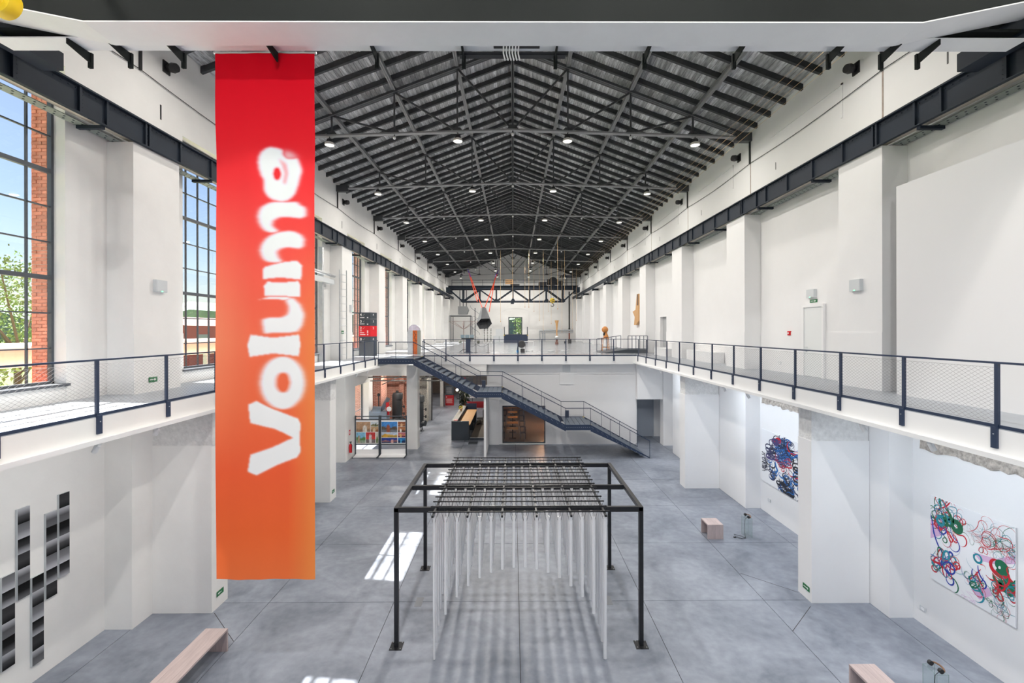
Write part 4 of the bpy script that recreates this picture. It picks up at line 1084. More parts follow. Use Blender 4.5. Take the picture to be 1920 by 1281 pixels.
# ladder and pipe on left wall, third pilaster
la = thing('wall_ladder', 'grey steel ladder fixed to the left wall beyond the banner', 'ladder', (-9.75, 26.2, DECK))
for dx in (0, .45): B(-9.95+dx*.5, -9.90+dx*.5, 26.3+dx, 26.35+dx, DECK, 11.2).build('stile', galv, la)
for j in range(12): MB().tube((-9.92, 26.32, DECK+.3+j*.42), (-9.70, 26.77, DECK+.3+j*.42), .014, 6).build('rung', galv, la)
gp = thing('wall_pipe', 'grey steel pipe and beam crossing the left window bay beyond the banner', 'pipe', (-10.1, 23, 10.6))
MB().tube((-10.35, 20.9, 10.85), (-10.35, 26.6, 10.85), .09, 12).build('pipe', galv, gp, True)
B(-10.5, -10.25, 20.9, 26.4, 10.35, 10.6).build('beam', grey_box, gp)
B(-10.66, -10.45, 25.2, 25.4, DECK, 12.3).build('stand_pipe', galv, gp)
# wooden ball figure on stool
wf = thing('wooden_figure', 'carved wooden figure with a big ball head standing on a stool', 'sculpture', (7.7, 38.3, 7.07))
MB().ball((7.68, 38.3, 7.76), .27, 20, 12).build('ball_head', wood_orange, wf, True)
MB().lathe([(.20,0),(.23,.10),(.16,.25),(.11,.38),(.12,.46)], (7.76, 38.3, 7.07), 14).build('bust', wood_orange, wf, True)
MB().ball((7.60, 38.25, 7.38), .09, 10, 6, 1.8).build('dark_tuft', black, wf, True)
so_ = thing('wooden_stool', 'tall orange wooden stool carrying the ball-headed figure', 'stool', (7.7, 38.3, DECK))
B(7.42, 7.98, 38.02, 38.58, 7.01, 7.065).build('seat', wood_orange, so_)
for a in (-1, 1):
    for b in (-1, 1): MB().bar((7.7+.22*a, 38.3+.22*b, 7.01), (7.7+.29*a, 38.3+.29*b, DECK), .05, .05, (1,0,0)).build('leg', wood_orange, so_)
    MB().bar((7.7-.27, 38.3+.26*a, 6.28), (7.7+.27, 38.3+.26*a, 6.28), .03, .05).build('stretcher', wood_orange, so_)
    MB().bar((7.7+.26*a, 38.03, 6.5), (7.7+.26*a, 38.57, 6.5), .03, .05).build('stretcher', wood_orange, so_)
# ramp with railings to the right doorway
rp = thing('access_ramp', 'low dark access ramp with railings in front of the grey doorway', 'ramp', (8.6, 35, DECK))
MB().prism([(6.5,DECK),(10.0,DECK),(10.0,DECK+.28),(8.4,DECK+.28)], 'Y', 34.0, 36.2).build('ramp_deck', charcoal, rp)
for y, xa, xb in ((36.15, 6.6, 8.5), (34.05, 8.55, 10.0)):
    f = lambda x: DECK + max(0, min(.28, (x-6.5)/1.9*.28))
    n = 5
    for j in range(n+1):
        x = xa+(xb-xa)*j/n; B(x-.02, x+.02, y-.02, y+.02, f(x), f(x)+.98).build('post', navy, rp)
    MB().bar((xa, y, f(xa)+1.0), (xb, y, f(xb)+1.0), .05, .04).build('handrail', navy, rp)
    MB().bar((xa, y, f(xa)+.05), (xb, y, f(xb)+.05), .03, .03).build('bottom_rail', navy, rp)
# star relief on the right wall
sy, sz = yon(1193, 10.5), 0
stx = thing('wooden_star', 'large rough wooden star hung on the right wall', 'sculpture', (10.55, 38.6, 8.2))
P_ = []
cy_, cz_ = 38.9, 9.55
outer = [(40.6, 9.55+.9), (39.1, 9.9), (38.3, 11.15), (38.1, 9.6), (37.7, 8.9), (38.6, 8.9), (39.7, 8.05), (39.5, 9.0)]
outer = [(yon(1187.5, 10.5), 9.33), (yon(1193, 10.5), 9.45), (yon(1195.5, 10.5), 10.75), (yon(1198.5, 10.5), 10.75), (yon(1198.5, 10.5), 9.4), (yon(1199, 10.5), 8.5), (yon(1193.5, 10.5), 8.15), (yon(1190, 10.5), 8.15), (yon(1191.5, 10.5), 8.85)]
MB().prism(outer, 'X', 10.45, 10.66).build('star_body', wood_oak, stx)
B(10.43, 10.45, yon(1198.5,10.5)+.02, yon(1196,10.5), 9.8, 10.72).build('dark_board', mat('dark_wood', (.16,.09,.05,1), .6), stx)
# horn sculpture
hs = thing('horn_sculpture', 'turned wooden horn rising from a striped vase on the mezzanine', 'sculpture', (5.42, 56.8, DECK))
MB().lathe([(.085,7.02),(.08,7.4),(.10,8.0),(.16,8.6),(.27,8.97),(.24,8.97),(.02,8.7)], (5.42,56.8,0), 18, close=False).build('horn', wood_oak, hs, True)
MB().lathe([(.08,6.60),(.20,6.68),(.27,6.80),(.22,6.94),(.09,7.05)], (5.42,56.8,0), 18).build('vase', whitep, hs, True)
for z, r_ in ((6.72,.235), (6.80,.275), (6.89,.25)): MB().lathe([(r_,z-.015),(r_+.006,z),(r_,z+.015)], (5.42,56.8,0), 18, close=False).build('stripe', black, hs, True)
MB().lathe([(.20,DECK),(.22,6.2),(.13,6.35),(.16,6.5),(.10,6.60)], (5.42,56.8,0), 14).build('wooden_base', mat('dark_red_wood', (.17,.07,.05,1), .5), hs, True)
# hanging hexagonal horn
hx = thing('hanging_horn', 'dark grey hexagonal horn hung from orange straps under the roof', 'sculpture', (-3.8, 60, 7.9))
hcol = mat('dark_zinc', (.11,.115,.125,1), .45, metal=.3, var=.2, scale=3); hcol2 = mat('zinc_light', (.40,.41,.43,1), .45, metal=.3, var=.1)
def P60(px, py, y=60): return at(px, py, y)
front = [P60(893.5, 607, 59.2), P60(902, 598, 59), P60(917.5, 597.5, 59), P60(922, 607, 59.2), P60(914, 616, 59.6), P60(899.5, 617, 59.6)]
back_ = [P60(902, 578, 61), P60(904.5, 576, 61), P60(908.5, 576, 61), P60(911, 578, 61), P60(909, 581, 61.6), P60(904, 581, 61.6)]
for i in range(6):
    j = (i+1) % 6
    m = MB(); a, b, c_, d_ = front[i], front[j], back_[j], back_[i]
    cen = sum(front, Vector())/6
    nrm = (b-a).cross(d_-a).normalized()*.03
    m.quadbox([a, b, c_, d_, a+nrm, b+nrm, c_+nrm, d_+nrm]).build('horn_panel', hcol2 if i in (0,) else hcol, hx)
MB().poly(back_).build('horn_cap', hcol, hx)
bk = [p.lerp(q_, .35) for p, q_ in zip(front, back_)]
MB().poly(bk).build('inner_membrane', black, hx)
strap = mat('orange_strap', srgb(232,80,40), .6); sling = mat('violet_sling', srgb(110,70,200), .6)
for (p, q_, m) in (((877,505),(895,566),0), ((880,512),(904,577),0), ((935,506),(909,577),0), ((930,513),(917,585),0)):
    a, b = at(*p, 64.5), at(*q_, 60.6)
    t = a.lerp(b, .12)
    MB().bar(a, t, .10, .03).build('sling', sling, hx); MB().bar(t, b, .10, .03).build('strap', strap, hx)
# thin ropes hanging from the trusses
rope_m = mat('tan_rope', srgb(214,184,140), .8)
ropes = [(938.5,538,602,50), (961,515,556,50), (984,510,575,57), (991.5,487,575,50), (1001,520,583,57), (1011.5,560,600,57), (1018.5,480,618,50), (1028.5,532,583,64), (1033.5,575,606,57), (1045.5,474,578,42.7), (1053.5,580,622,57), (1058.5,503,556,50), (1073.5,560,616,64), (1080.5,563,600,64)]
for i, (px, pa, pb2, Y) in enumerate(ropes):
    zt2 = 16.45
    a = at(px, pa, Y); b = at(px, pb2, Y)
    o = thing('hanging_rope', 'thin tan rope hanging from a far truss, %s from the left' % ORD[i], 'rope', (a.x, Y, b.z), 'thin ropes hanging above the mezzanine')
    MB().tube((a.x, Y, b.z), (a.x, Y, zt2), .013, 5).build('rope', rope_m, o); MB().tube((a.x, Y, b.z-.12), (a.x, Y, b.z), .03, 6).build('end_weight', wood_oak, o)
for i, (x, z) in enumerate(((8.9, 15.95), (9.15, 15.85), (9.4, 15.78), (9.65, 15.7))):
    o = thing('guide_wire', 'thin pale wire strung along the hall under the right eaves, %s from the middle' % ORD[i], 'wire', (x, 40, z), 'wires strung along the right eaves')
    MB().tube((x,6,z), (x,YB,z), .007, 4).build('wire', rope_m, o)
    B(x-.03, x+.03, YB-.06, YB, z-.03, z+.03).build('wall_eye', galv, o)
# far crane bridge
fc = thing('far_crane_bridge', 'dark lattice crane bridge with walkway and drum across the far end', 'crane', (0, 70, 12.1))
for y in (69.6, 71.0):
    B(-9.8, 9.8, y-.12, y+.12, 14.0, 14.45).build('top_girder', girder_m, fc)
    B(-7.9, 7.9, y-.10, y+.10, 12.05, 12.25).build('bottom_chord', girder_m, fc)
    xs_ = [-7.6, -5.1, -2.55, 0, 2.55, 5.1, 7.6]
    for i, x in enumerate(xs_):
        B(x-.09, x+.09, y-.08, y+.08, 12.2, 14.0).build('vertical', girder_m, fc)
        if i < 6:
            up_ = i % 2 == 0
            MB().bar((x, y, 12.2 if up_ else 14.0), (xs_[i+1], y, 14.0 if up_ else 12.2), .14, .16).build('diagonal', girder_m, fc)
        MB().prism([(x-.35,12.2),(x+.35,12.2),(x+.15,12.55),(x-.15,12.55)], 'Y', y-.11, y+.11).build('gusset', girder_m, fc)
    for s in (-1, 1): MB().bar((9.6*s, y, 13.9), (7.7*s, y, 12.2), .14, .18).build('end_strut', girder_m, fc)
B(-9.8, 9.8, 69.0, 71.4, 14.45, 14.5).build('walkway', girder_m, fc)
for z in (14.95, 15.35): MB().bar((-9.2, 69.05, z), (9.6, 69.05, z), .05, .05).build('rail', girder_m, fc)
for i in range(13): B(-9.2+i*1.55-.025, -9.2+i*1.55+.025, 69.0, 69.1, 14.5, 15.4).build('rail_post', girder_m, fc)
MB().tube((5.2, 70.2, 15.15), (6.9, 70.2, 15.15), .45, 16).build('motor', black_metal, fc, True)
MB().tube((6.1, 69.6, 15.25), (6.1, 70.9, 15.25), .62, 20).build('drum', black_metal, fc, True)
B(3.9, 5.1, 69.6, 70.6, 14.5, 15.1).build('gearbox', black_metal, fc); B(7.0, 7.6, 69.6, 70.6, 14.5, 15.3).build('gearbox', black_metal, fc)
B(-.4, 1.0, 69.5, 70.3, 14.5, 14.8).build('gearbox', black_metal, fc); B(-.35, .15, 69.4, 69.5, 11.75, 12.05).build('chord_box', girder_m, fc)
for s in (-1, 1): B(9.5*s, 10.0*s, 68.4, 72.2, 13.44, 14.2).build('end_carriage', girder_m, fc)
sgn = thing('wooden_sign', 'small pale wooden lettered board on the far crane railing', 'sign', (-.6, 69.0, 14.7))
B(-1.15, 0, 68.94, 68.99, 14.72, 15.42).build('board', wood_oak, sgn)
for r_ in range(2):
    for i in range(5): B(-1.08+i*.21, -.96+i*.21, 68.93, 68.94, 14.82+r_*.3, 15.02+r_*.3).build('mark', black, sgn)
B(7.2, 9.7, 68.8, 71.2, 15.9, 16.0).build('cabin_roof', girder_m, fc)
for x in (7.4, 8.1, 8.8, 9.5): B(x-.04, x+.04, 68.9, 69.0, 14.5, 15.9).build('cabin_post', girder_m, fc)
hk = thing('crane_hook', 'yellow and black striped hook block hanging from the far crane', 'hook', (5.95, 69, 11.2))
for dx in (-.2, .2): MB().tube((5.95+dx, 69.4, 12.5), (5.95+dx, 69.4, 14.5), .03, 5).build('hoist_rope', black, hk)
MB().lathe([(.05,-.18),(.36,-.16),(.40,-.0),(.36,.16),(.05,.18)], (5.95,69.4,12.25), 16, 'Y').build('sheave_block', yellow_m, hk, True)
for z in (12.05, 12.32): MB().bar((5.65, 69.19, z-.06), (6.25, 69.19, z+.10), .03, .12).build('black_stripe', black, hk)
hp_ = [(5.95 + .22*math.sin(t), 69.4, 11.58 + .22*math.cos(t)) for t in [math.pi*(.05+k*.14) for k in range(11)]]
MB().tube((5.95,69.4,11.9), (5.95,69.4,11.75), .06, 8).path(hp_, .055, 8).build('hook', black_metal, hk, True)
cbn = thing('crane_cabin', 'grey driver cabin hanging below the left end of the far crane', 'cabin', (-7.6, 70, 10.2))
MB().prism([(-8.3,10.2),(-7.0,10.2),(-6.75,10.9),(-7.0,11.4),(-8.3,11.4)], 'Y', 69.2, 70.8).build('body', mat('cabin_grey', (.20,.21,.22,1), .5), cbn)
for x in (-8.1, -7.6, -7.1): B(x-.05, x+.05, 69.9, 70.0, 11.4, 14.0).build('hanger', girder_m, cbn)
# platform and spiral stair at the back left
ps = thing('steel_platform', 'light steel platform on posts against the back left corner', 'platform', (-8.0, 73, DECK))
B(-9.9, -6.6, 71.6, 74.4, 10.0, 10.1).build('deck', charcoal, ps)
for x in (-9.7, -6.65):
    for y in (71.7, 74.3): B(x-.05, x+.05, y-.05, y+.05, DECK, 10.0).build('post', charcoal, ps)
ss = thing('spiral_stair', 'grey spiral stair rising to the platform at the back left', 'staircase', (-6.0, 72.5, DECK))
MB().tube((-6.0,72.5,DECK), (-6.0,72.5,11.3), .06, 8).build('centre_pole', charcoal, ss)
for j in range(20):
    t = j*.42; z = DECK+.2*(j+1)
    MB().prism([(-6.0,72.5), (-6.0+.75*math.cos(t),72.5+.75*math.sin(t)), (-6.0+.75*math.cos(t+.42),72.5+.75*math.sin(t+.42))], 'Z', z-.03, z).build('tread', charcoal, ss)
MB().path([(-6.0+.75*math.cos(j*.42), 72.5+.75*math.sin(j*.42), DECK+.2*(j+1)+.9) for j in range(24)], .025, 5).build('handrail', charcoal, ss)
# antenna stand
an = thing('antenna_stand', 'thin mast on a tripod with umbrella-like spokes on the mezzanine left', 'sculpture', (-3.88, 36, DECK))
rustm = mat('rusty_mast', (.22,.12,.10,1), .6)
MB().tube((-3.88,36,DECK), (-3.88,36,8.45), .022, 6).build('mast', rustm, an)
for k in range(8):
    t = k*math.pi/4+.2
    MB().tube((-3.88,36,7.80), (-3.88+1.15*math.cos(t),36+1.15*math.sin(t),8.42), .010, 4).build('spoke', rustm, an)
    MB().tube((-3.88,36,8.42), (-3.88+1.15*math.cos(t),36+1.15*math.sin(t),8.42), .006, 4).build('stay', rustm, an)
for k in range(3): MB().tube((-3.88,36,6.25), (-3.88+.6*math.cos(k*2.1),36+.6*math.sin(k*2.1),DECK+.02), .018, 5).build('tripod_leg', black, an)
# console
cn = thing('control_console', 'slim navy console post with tilted screens on the mezzanine', 'console', (-3.5, 35.2, DECK))
B(-3.62, -3.30, 35.1, 35.3, DECK, 7.1).build('post', navy, cn); B(-3.75, -3.05, 35.0, 35.5, DECK, DECK+.04).build('base', navy, cn)
for x in (-3.85, -3.5, -3.15): MB().bar((x-.15, 35.05, 7.25), (x+.15, 35.05, 7.25), .04, .25).build('screen', mat('screen_grey', (.25,.33,.38,1), .3), cn)
B(-3.95, -3.0, 35.0, 35.35, 7.05, 7.12).build('tray', black, cn)
# stanchions and rope
for i, (px, py) in enumerate(((892.5, 661), (915.5, 661.5))):
    p = at(px, py, 35.3)
    o = thing('rope_stanchion', 'slim black barrier post %s of the sagging rope' % ('left' if i == 0 else 'right'), 'barrier post', (p.x, 35.3, DECK))
    MB().lathe([(.16,0),(.16,.02),(.03,.05)], (p.x,35.3,DECK), 14).build('base', black, o); MB().tube((p.x,35.3,DECK+.04), (p.x,35.3,DECK+.72), .02, 8).build('pole', black, o)
o = thing('barrier_rope', 'sagging grey rope between the console and barrier posts', 'rope', (-2.4, 35.3, DECK+.4))
xa, xb, xc = at(877, 640, 35.3).x, at(892.5, 640, 35.3).x, at(915.5, 640, 35.3).x
MB().path([(xa+(xb-xa)*t, 35.3, DECK+.68-.9*t*(1-t)) for t in [k/8 for k in range(9)]], .014, 5).path([(xb+(xc-xb)*t, 35.3, DECK+.68-.9*t*(1-t)) for t in [k/8 for k in range(9)]], .014, 5).build('rope', charcoal, o)
# dotted rack, white appliances, counter
rk = thing('dotted_rack', 'three white strips of dark round dots standing on the mezzanine', 'rack', (-3.3, 60, DECK))
for i in range(3):
    x = -3.75 + i*.43
    B(x-.14, x+.14, 60, 60.05, DECK+.05, 8.05).build('strip', sign_white, rk)
    for j in range(9): MB().tube((x, 60.0, DECK+.25+j*.21), (x, 59.96, DECK+.25+j*.21), .075, 8).build('dot', mat('olive_dot', (.10,.10,.07,1), .5) if (i == 0 and j == 0) else bpy.data.materials['olive_dot'], rk)
B(-3.95, -2.8, 59.95, 60.2, DECK, DECK+.05).build('base', galv, rk)
ap = thing('switch_cabinet', 'pale grey two-part cabinet left of the navy counter', 'cabinet', (-2.0, 66, DECK))
B(-2.8, -1.35, 65.6, 66.4, DECK, 7.0).build('lower_cabinet', grey_box, ap); B(-2.5, -1.5, 65.7, 66.3, 7.02, 7.95).build('upper_cabinet', grey_box, ap)
B(-2.0, -1.96, 65.58, 65.6, 6.1, 6.9).build('door_gap', charcoal, ap)
ct = thing('navy_counter', 'dark navy counter block in front of the far window', 'counter', (.4, 66, DECK))
B(-1.3, 2.1, 65.5, 66.5, DECK, 7.12).build('body', navy, ct); B(-1.32, 2.12, 65.48, 66.52, 7.12, 7.16).build('top', charcoal, ct)
for x in (-1.25, 2.05): B(x-.06, x+.06, 65.9, 66.0, 7.16, 8.25).build('side_post', charcoal, ct); B(x-.08, x+.08, 65.45, 65.5, 7.02, 7.10).build('yellow_corner', yellow_m, ct)
lampm = thing('table_lamp', 'small grey lamp standing on the navy counter', 'lamp', (.62, 66, 7.16))
MB().tube((.62,66,7.16), (.62,66,7.3), .03, 6).build('stem', galv, lampm); MB().lathe([(.14,7.3),(.06,7.5)], (.62,66,0), 10).build('shade', galv, lampm)
# silver pipes at the back right
sp_ = thing('silver_duct', 'silver insulated pipes along the back wall right of the window', 'pipe', (7, 75.5, DECK))
MB().tube((4.3,75.5,7.75), (9.9,75.5,7.75), .17, 12).build('horizontal_pipe', galv, sp_, True); MB().tube((4.6,75.3,7.42), (9.9,75.3,7.42), .10, 10).build('horizontal_pipe', galv, sp_, True)
for x in (4.4, 4.85, 5.2): MB().tube((x,75.4,DECK), (x,75.4,7.7), .12, 10).build('upright_pipe', galv, sp_, True)
bp_ = thing('black_downpipe', 'black vertical pipe on the back wall below the far crane', 'pipe', (9.35, 76.2, DECK))
MB().tube((9.35,76.2,8.1), (9.35,76.2,14.2), .12, 10).tube((9.35,76.2,7.9), (9.35,76.2,8.1), .16, 10).build('pipe', black, bp_, True)
MB().tube((9.35,76.2,DECK), (9.35,76.2,7.9), .12, 10).build('red_valve', mat('red_brown', (.30,.10,.07,1), .5), bp_)
# floor pieces
fnx = at(978, 650, 36).x
fn = thing('floor_fan', 'black round fan on a stand near the mezzanine railing', 'fan', (fnx, 36, DECK))
MB().lathe([(.26,-.06),(.30,0),(.26,.06)], (fnx,36,DECK+.62), 18, 'Y').build('fan_drum', black, fn, True)
MB().tube((fnx-.3,36,DECK+.62), (fnx-.35,36.2,DECK), .02, 5).tube((fnx+.3,36,DECK+.62), (fnx+.35,36.2,DECK), .02, 5).build('stand', black, fn)
px_ = at(980, 658, 35.2).x
bx2 = thing('black_case', 'black equipment case on the floor below the fan', 'case', (px_, 35.2, DECK))
B(px_-.16, px_+.16, 35.0, 35.3, DECK, DECK+.30).build('case', black, bx2); B(px_-.08, px_+.08, 34.98, 35.0, DECK+.32, DECK+.34).build('handle', black_metal, bx2)
bl_ = thing('blue_bucket', 'small bright blue bucket beside the black case', 'bucket', (px_-.38, 35.2, DECK))
MB().lathe([(.08,0),(.10,.18),(.09,.18),(.07,.02)], (px_-.38,35.2,DECK), 12).build('pail', mat('bright_blue', srgb(40,150,220), .4), bl_, True); MB().path([(px_-.48,35.2,DECK+.18),(px_-.38,35.2,DECK+.27),(px_-.28,35.2,DECK+.18)], .006, 4).build('handle', galv, bl_)
for i, (px, lab) in enumerate(((993, 'white shallow ring tray on the mezzanine right of the black case'), (1033, 'white shallow ring tray in front of the horn sculpture'), (1058, 'small white ring tray right of the horn sculpture'))):
    x = at(px, 659, 37).x
    o = thing('ring_tray', lab, 'tray', (x, 37, DECK))
    MB().lathe([(.25,0),(.29,.09),(.26,.09),(.22,.02)], (x,37,DECK), 20, close=False).build('rim', sign_white, o, True); MB().lathe([(.24,.012),(.001,.02)], (x,37,DECK), 20, close=False).build('dark_liquid', black, o)
bqx0, bqx1 = at(980, 645, 50).x, at(1001, 645, 50).x
bq = thing('white_trestle', 'thin white trestle frame standing behind the fan', 'trestle', ((bqx0+bqx1)/2, 50, DECK))
B(bqx0, bqx1, 49.9, 50.1, DECK+.47, DECK+.55).build('top', sign_white, bq)
for x in (bqx0+.04, bqx1-.04): B(x-.04, x+.04, 49.92, 50.08, DECK, DECK+.47).build('leg', sign_white, bq)
for i, (px, py, lab) in enumerate(((1068, 642, 'black loudspeaker box on the floor at the back right'), (1059.5, 643, 'small black box beside the loudspeaker at the back right'))):
    p = at(px, 640, 62); o = thing('black_box', lab, 'box', (p.x, 62, DECK)); w_ = .22 if i == 0 else .12
    B(p.x-w_, p.x+w_, 61.8, 62.2, DECK, DECK+2.2*w_).build('case', black, o); MB().tube((p.x,61.8,DECK+w_), (p.x,61.78,DECK+w_), w_*.7, 10).build('cone', black_metal, o)
for i, px in enumerate((863, 897)):
    p = at(px, 640, 62); o = thing('round_drum', 'small olive round drum on the mezzanine floor, %s one' % ('left' if i == 0 else 'right'), 'drum', (p.x, 62, DECK))
    MB().lathe([(.16,-.1),(.2,0),(.16,.1)], (p.x,62,DECK+.2), 12, 'Y').build('shell', mat('olive_drum', (.14,.15,.12,1), .6), o); B(p.x-.15, p.x+.15, 61.95, 62.05, DECK, DECK+.04).build('foot', black, o)

# ================================================================== ENTRANCE AREA BELOW THE MEZZANINE
ent = MB().box(-10.6, -1.77, 31.0, 57, 5.0, 5.06)
tag(ent.build('ceiling_entrance', mat('dark_soffit', (.06,.06,.06,1), .8)), kind='structure')
tag(B(-10.6, -1.7, 56.8, 57.1, 0, 5.0).build('wall_entrance', mat('brown_wall', (.20,.17,.15,1), .8, var=.2)), kind='structure')
tag(B(-1.77, -1.6, 31.3, 57, 0, 5.0).build('wall_cafe', mat('warm_grey_wall', (.45,.42,.40,1), .8)), kind='structure')
bwall = tag(B(-10.55, -8.75, 38.2, 38.6, 0, 5.0).build('wall_brick', brick), kind='structure')
for (a, b, y0, y1) in ((-10.52, -9.9, 34.4, 36.0), (-9.35, -9.0, 37.7, 38.2)): B(a, b, y0, y1, 0, 5.0).build('brick_pier', brick, bwall)
B(-8.75, -8.45, 38.0, 38.6, 0, 5.0).build('concrete_strip', mat('beige_concrete', (.50,.45,.36,1), .9, var=.2), bwall)
bw2 = tag(MB().box(-10.5, -10.1, 38.6, 40, 0, 5.0).box(-10.5, -10.1, 44, 47, 0, 5.0).box(-10.5, -10.1, 52, 56.8, 0, 5.0).box(-10.5,-10.1,40,44,0,.5).box(-10.5,-10.1,47,52,0,.5).box(-10.5,-10.1,40,52,4,5.0).build('wall_brick', brick), kind='structure')
peb = mat('pebble_concrete', (.42,.40,.36,1), .95, var=.9, scale=22)
B(-8.0, -7.25, 38.6, 39.4, 0, 5.0).build('trim_2', peb)['kind'] = 'structure'
cgrey = mat('grey_concrete_column', (.40,.40,.39,1), .85, var=.15)
for (x, y) in ((-7.2, 39.4), (-7.25, 46.6)):
    o = thing('column', None, 'column', (x, y, 0), kind='structure'); B(x-.16, x+.16, y, y+.35, 0, 5.0).build('shaft', cgrey, o); B(x+.16, x+.22, y, y+.3, 0, 5.0).build('steel_edge', black_metal, o)
# overhead service pipes
galv_dark = mat('dull_grey_pipe', (.22,.22,.22,1), .6)
osp = thing('ceiling_pipes', 'grey service pipes running under the entrance ceiling', 'pipe', (-6, 33, 4.2))
for (z, y) in ((4.35, 33.0), (4.05, 33.4), (4.2, 36)): MB().tube((-10.4,y,z), (-3.2,y,z), .045, 8).build('pipe', galv_dark, osp, True)
for x in (-9.3, -8.2, -6.0, -4.6): MB().tube((x,33,4.35), (x,33,5.0), .02, 6).build('drop_rod', grey_box, osp)
MB().bar((-9.6,33.6,3.75), (-8.0,36,4.5), .05, .05).bar((-6.7,34,4.1), (-5.4,37,4.75), .25, .12).build('black_track', black, osp)
for i, (x, y) in enumerate(((-8.6, 34.6), (-5.4, 34.6), (-5.4, 38.5), (-8.6, 42), (-5.4, 44), (-5.5, 50))):
    o = thing('ceiling_spot', 'small black ceiling spot over the entrance, %s from the front' % ORD[i], 'spotlight', (x, y, 4.86), 'ceiling spots over the entrance')
    MB().tube((x,y,4.88), (x,y,5.0), .07, 10).build('can', black, o); MB().lathe([(.06,4.875),(.001,4.87)], (x,y,0), 10, close=False).build('lens', bulb_m, o)
    l = bpy.data.lights.new('spot_light', 'AREA'); l.shape = 'DISK'; l.size = .14; l.energy = ENT_W; l.color = (1,.93,.84)
    q = bpy.data.objects.new('spot_light', l); COL.objects.link(q); q.parent = o; q.location = (0, 0, 0)
# tanks
def tank(label, x, y, r, h):
    o = thing('boiler_tank', label, 'tank', (x, y, 0))
    tm = mat('tank_black', (.045,.05,.055,1), .45) if 'tank_black' not in bpy.data.materials else bpy.data.materials['tank_black']
    MB().lathe([(.05,.28),(r*.8,.30),(r,.42),(r,h-.22),(r*.85,h-.08),(r*.4,h-.02),(.03,h)], (x,y,0), 20).build('vessel', tm, o, True)
    MB().lathe([(r*1.02,h-.55),(r*1.05,h-.54),(r*1.05,h-.14),(r*.9,h-.05)], (x+.05,y,0), 20).build('top_band', tm, o, True)
    MB().tube((x,y,h), (x,y,h+.12), .12, 10).build('lid', tm, o)
    MB().tube((x+r*.6,y-.1,.62), (x+r+.18,y-.2,.62), .22, 14).build('manhole', tm, o, True)
    for k in range(4):
        t = math.pi/4+k*math.pi/2; MB().bar((x+r*.7*math.cos(t),y+r*.7*math.sin(t),.4), (x+r*.95*math.cos(t),y+r*.95*math.sin(t),0), .06, .06, (1,0,0)).build('leg', tm, o)
    for z in (1.1, 1.65): MB().tube((x+r*.9,y,z), (x+r+.22,y,z), .03, 6).tube((x+r+.18,y-.05,z-.1), (x+r+.18,y-.05,z+.1), .06, 8).build('valve', tm, o)
tank('tall black boiler tank right of the entrance column', -7.25, 35.3, .36, 2.78)
tank('tall black boiler tank in front of the red brick wall', -9.25, 36.6, .38, 2.80)
mc = thing('steam_machine', 'blue grey machine with wheels and gauges behind the photo boards', 'machine', (-10.0, 33.2, 0))
bgrey = mat('machine_blue_grey', (.20,.25,.31,1), .4, metal=.3)
B(-10.35, -9.1, 33.0, 33.8, 0, 1.9).build('bed', bgrey, mc); MB().tube((-10.1,33.2,1.95), (-9.5,33.2,1.95), .28, 14).build('cylinder', bgrey, mc, True)
MB().tube((-9.75,33.3,1.9), (-9.75,33.3,3.0), .04, 8).ball((-9.75,33.3,3.05), .12, 10, 6).build('governor', black_metal, mc, True)
MB().bar((-9.5,33.3,2.0), (-9.1,33.5,2.8), .2, .25).build('lever_block', bgrey, mc); MB().lathe([(.05,-.03),(.18,-.03),(.18,.03),(.05,.03)], (-8.95,33.1,2.05), 14, 'Y').build('gauge', sign_white, mc, True)
B(-9.2, -9.0, 33.2, 33.4, 1.6, 2.5).build('red_part', red_m, mc)
# photo boards
pm = attrmat('photo_print', .4)
def photo(o, x0, x1, y, z0, z1, sky, mid, low, acc, seed):
    rnd = random.Random(seed); nx_, nz = 14, 10; V = []; C_ = []; FC = []
    hz = rnd.uniform(.35, .6); ax, aw = rnd.uniform(.2, .7), rnd.uniform(.15, .35)
    for j in range(nz+1):
        for i in range(nx_+1):
            u, v = i/nx_, j/nz
            c_ = low if v < hz*.6 else (mid if v < hz+.08*math.sin(u*9+seed) else sky)
            if abs(u-ax) < aw/2 and v < hz+.25 - abs(u-ax): c_ = acc
            k = rnd.uniform(.75, 1.2)
            V.append((x0+(x1-x0)*u, y, z0+(z1-z0)*v)); C_.append(tuple(min(1, q*k) for q in srgb(*c_)[:3])+(1,))
    for j in range(nz):
        for i in range(nx_): b0 = j*(nx_+1)+i; FC.append((b0, b0+1, b0+nx_+2, b0+nx_+1))
    r0_ = ROOT[o.name]; m = bpy.data.meshes.new('photo_print'); m.from_pydata([(a-r0_[0], b-r0_[1], c_-r0_[2]) for a, b, c_ in V], [], FC); set_print(m, C_); m.materials.append(pm)
    q = bpy.data.objects.new('photo_print', m); COL.objects.link(q); q.parent = o; ROOT[q.name] = r0_
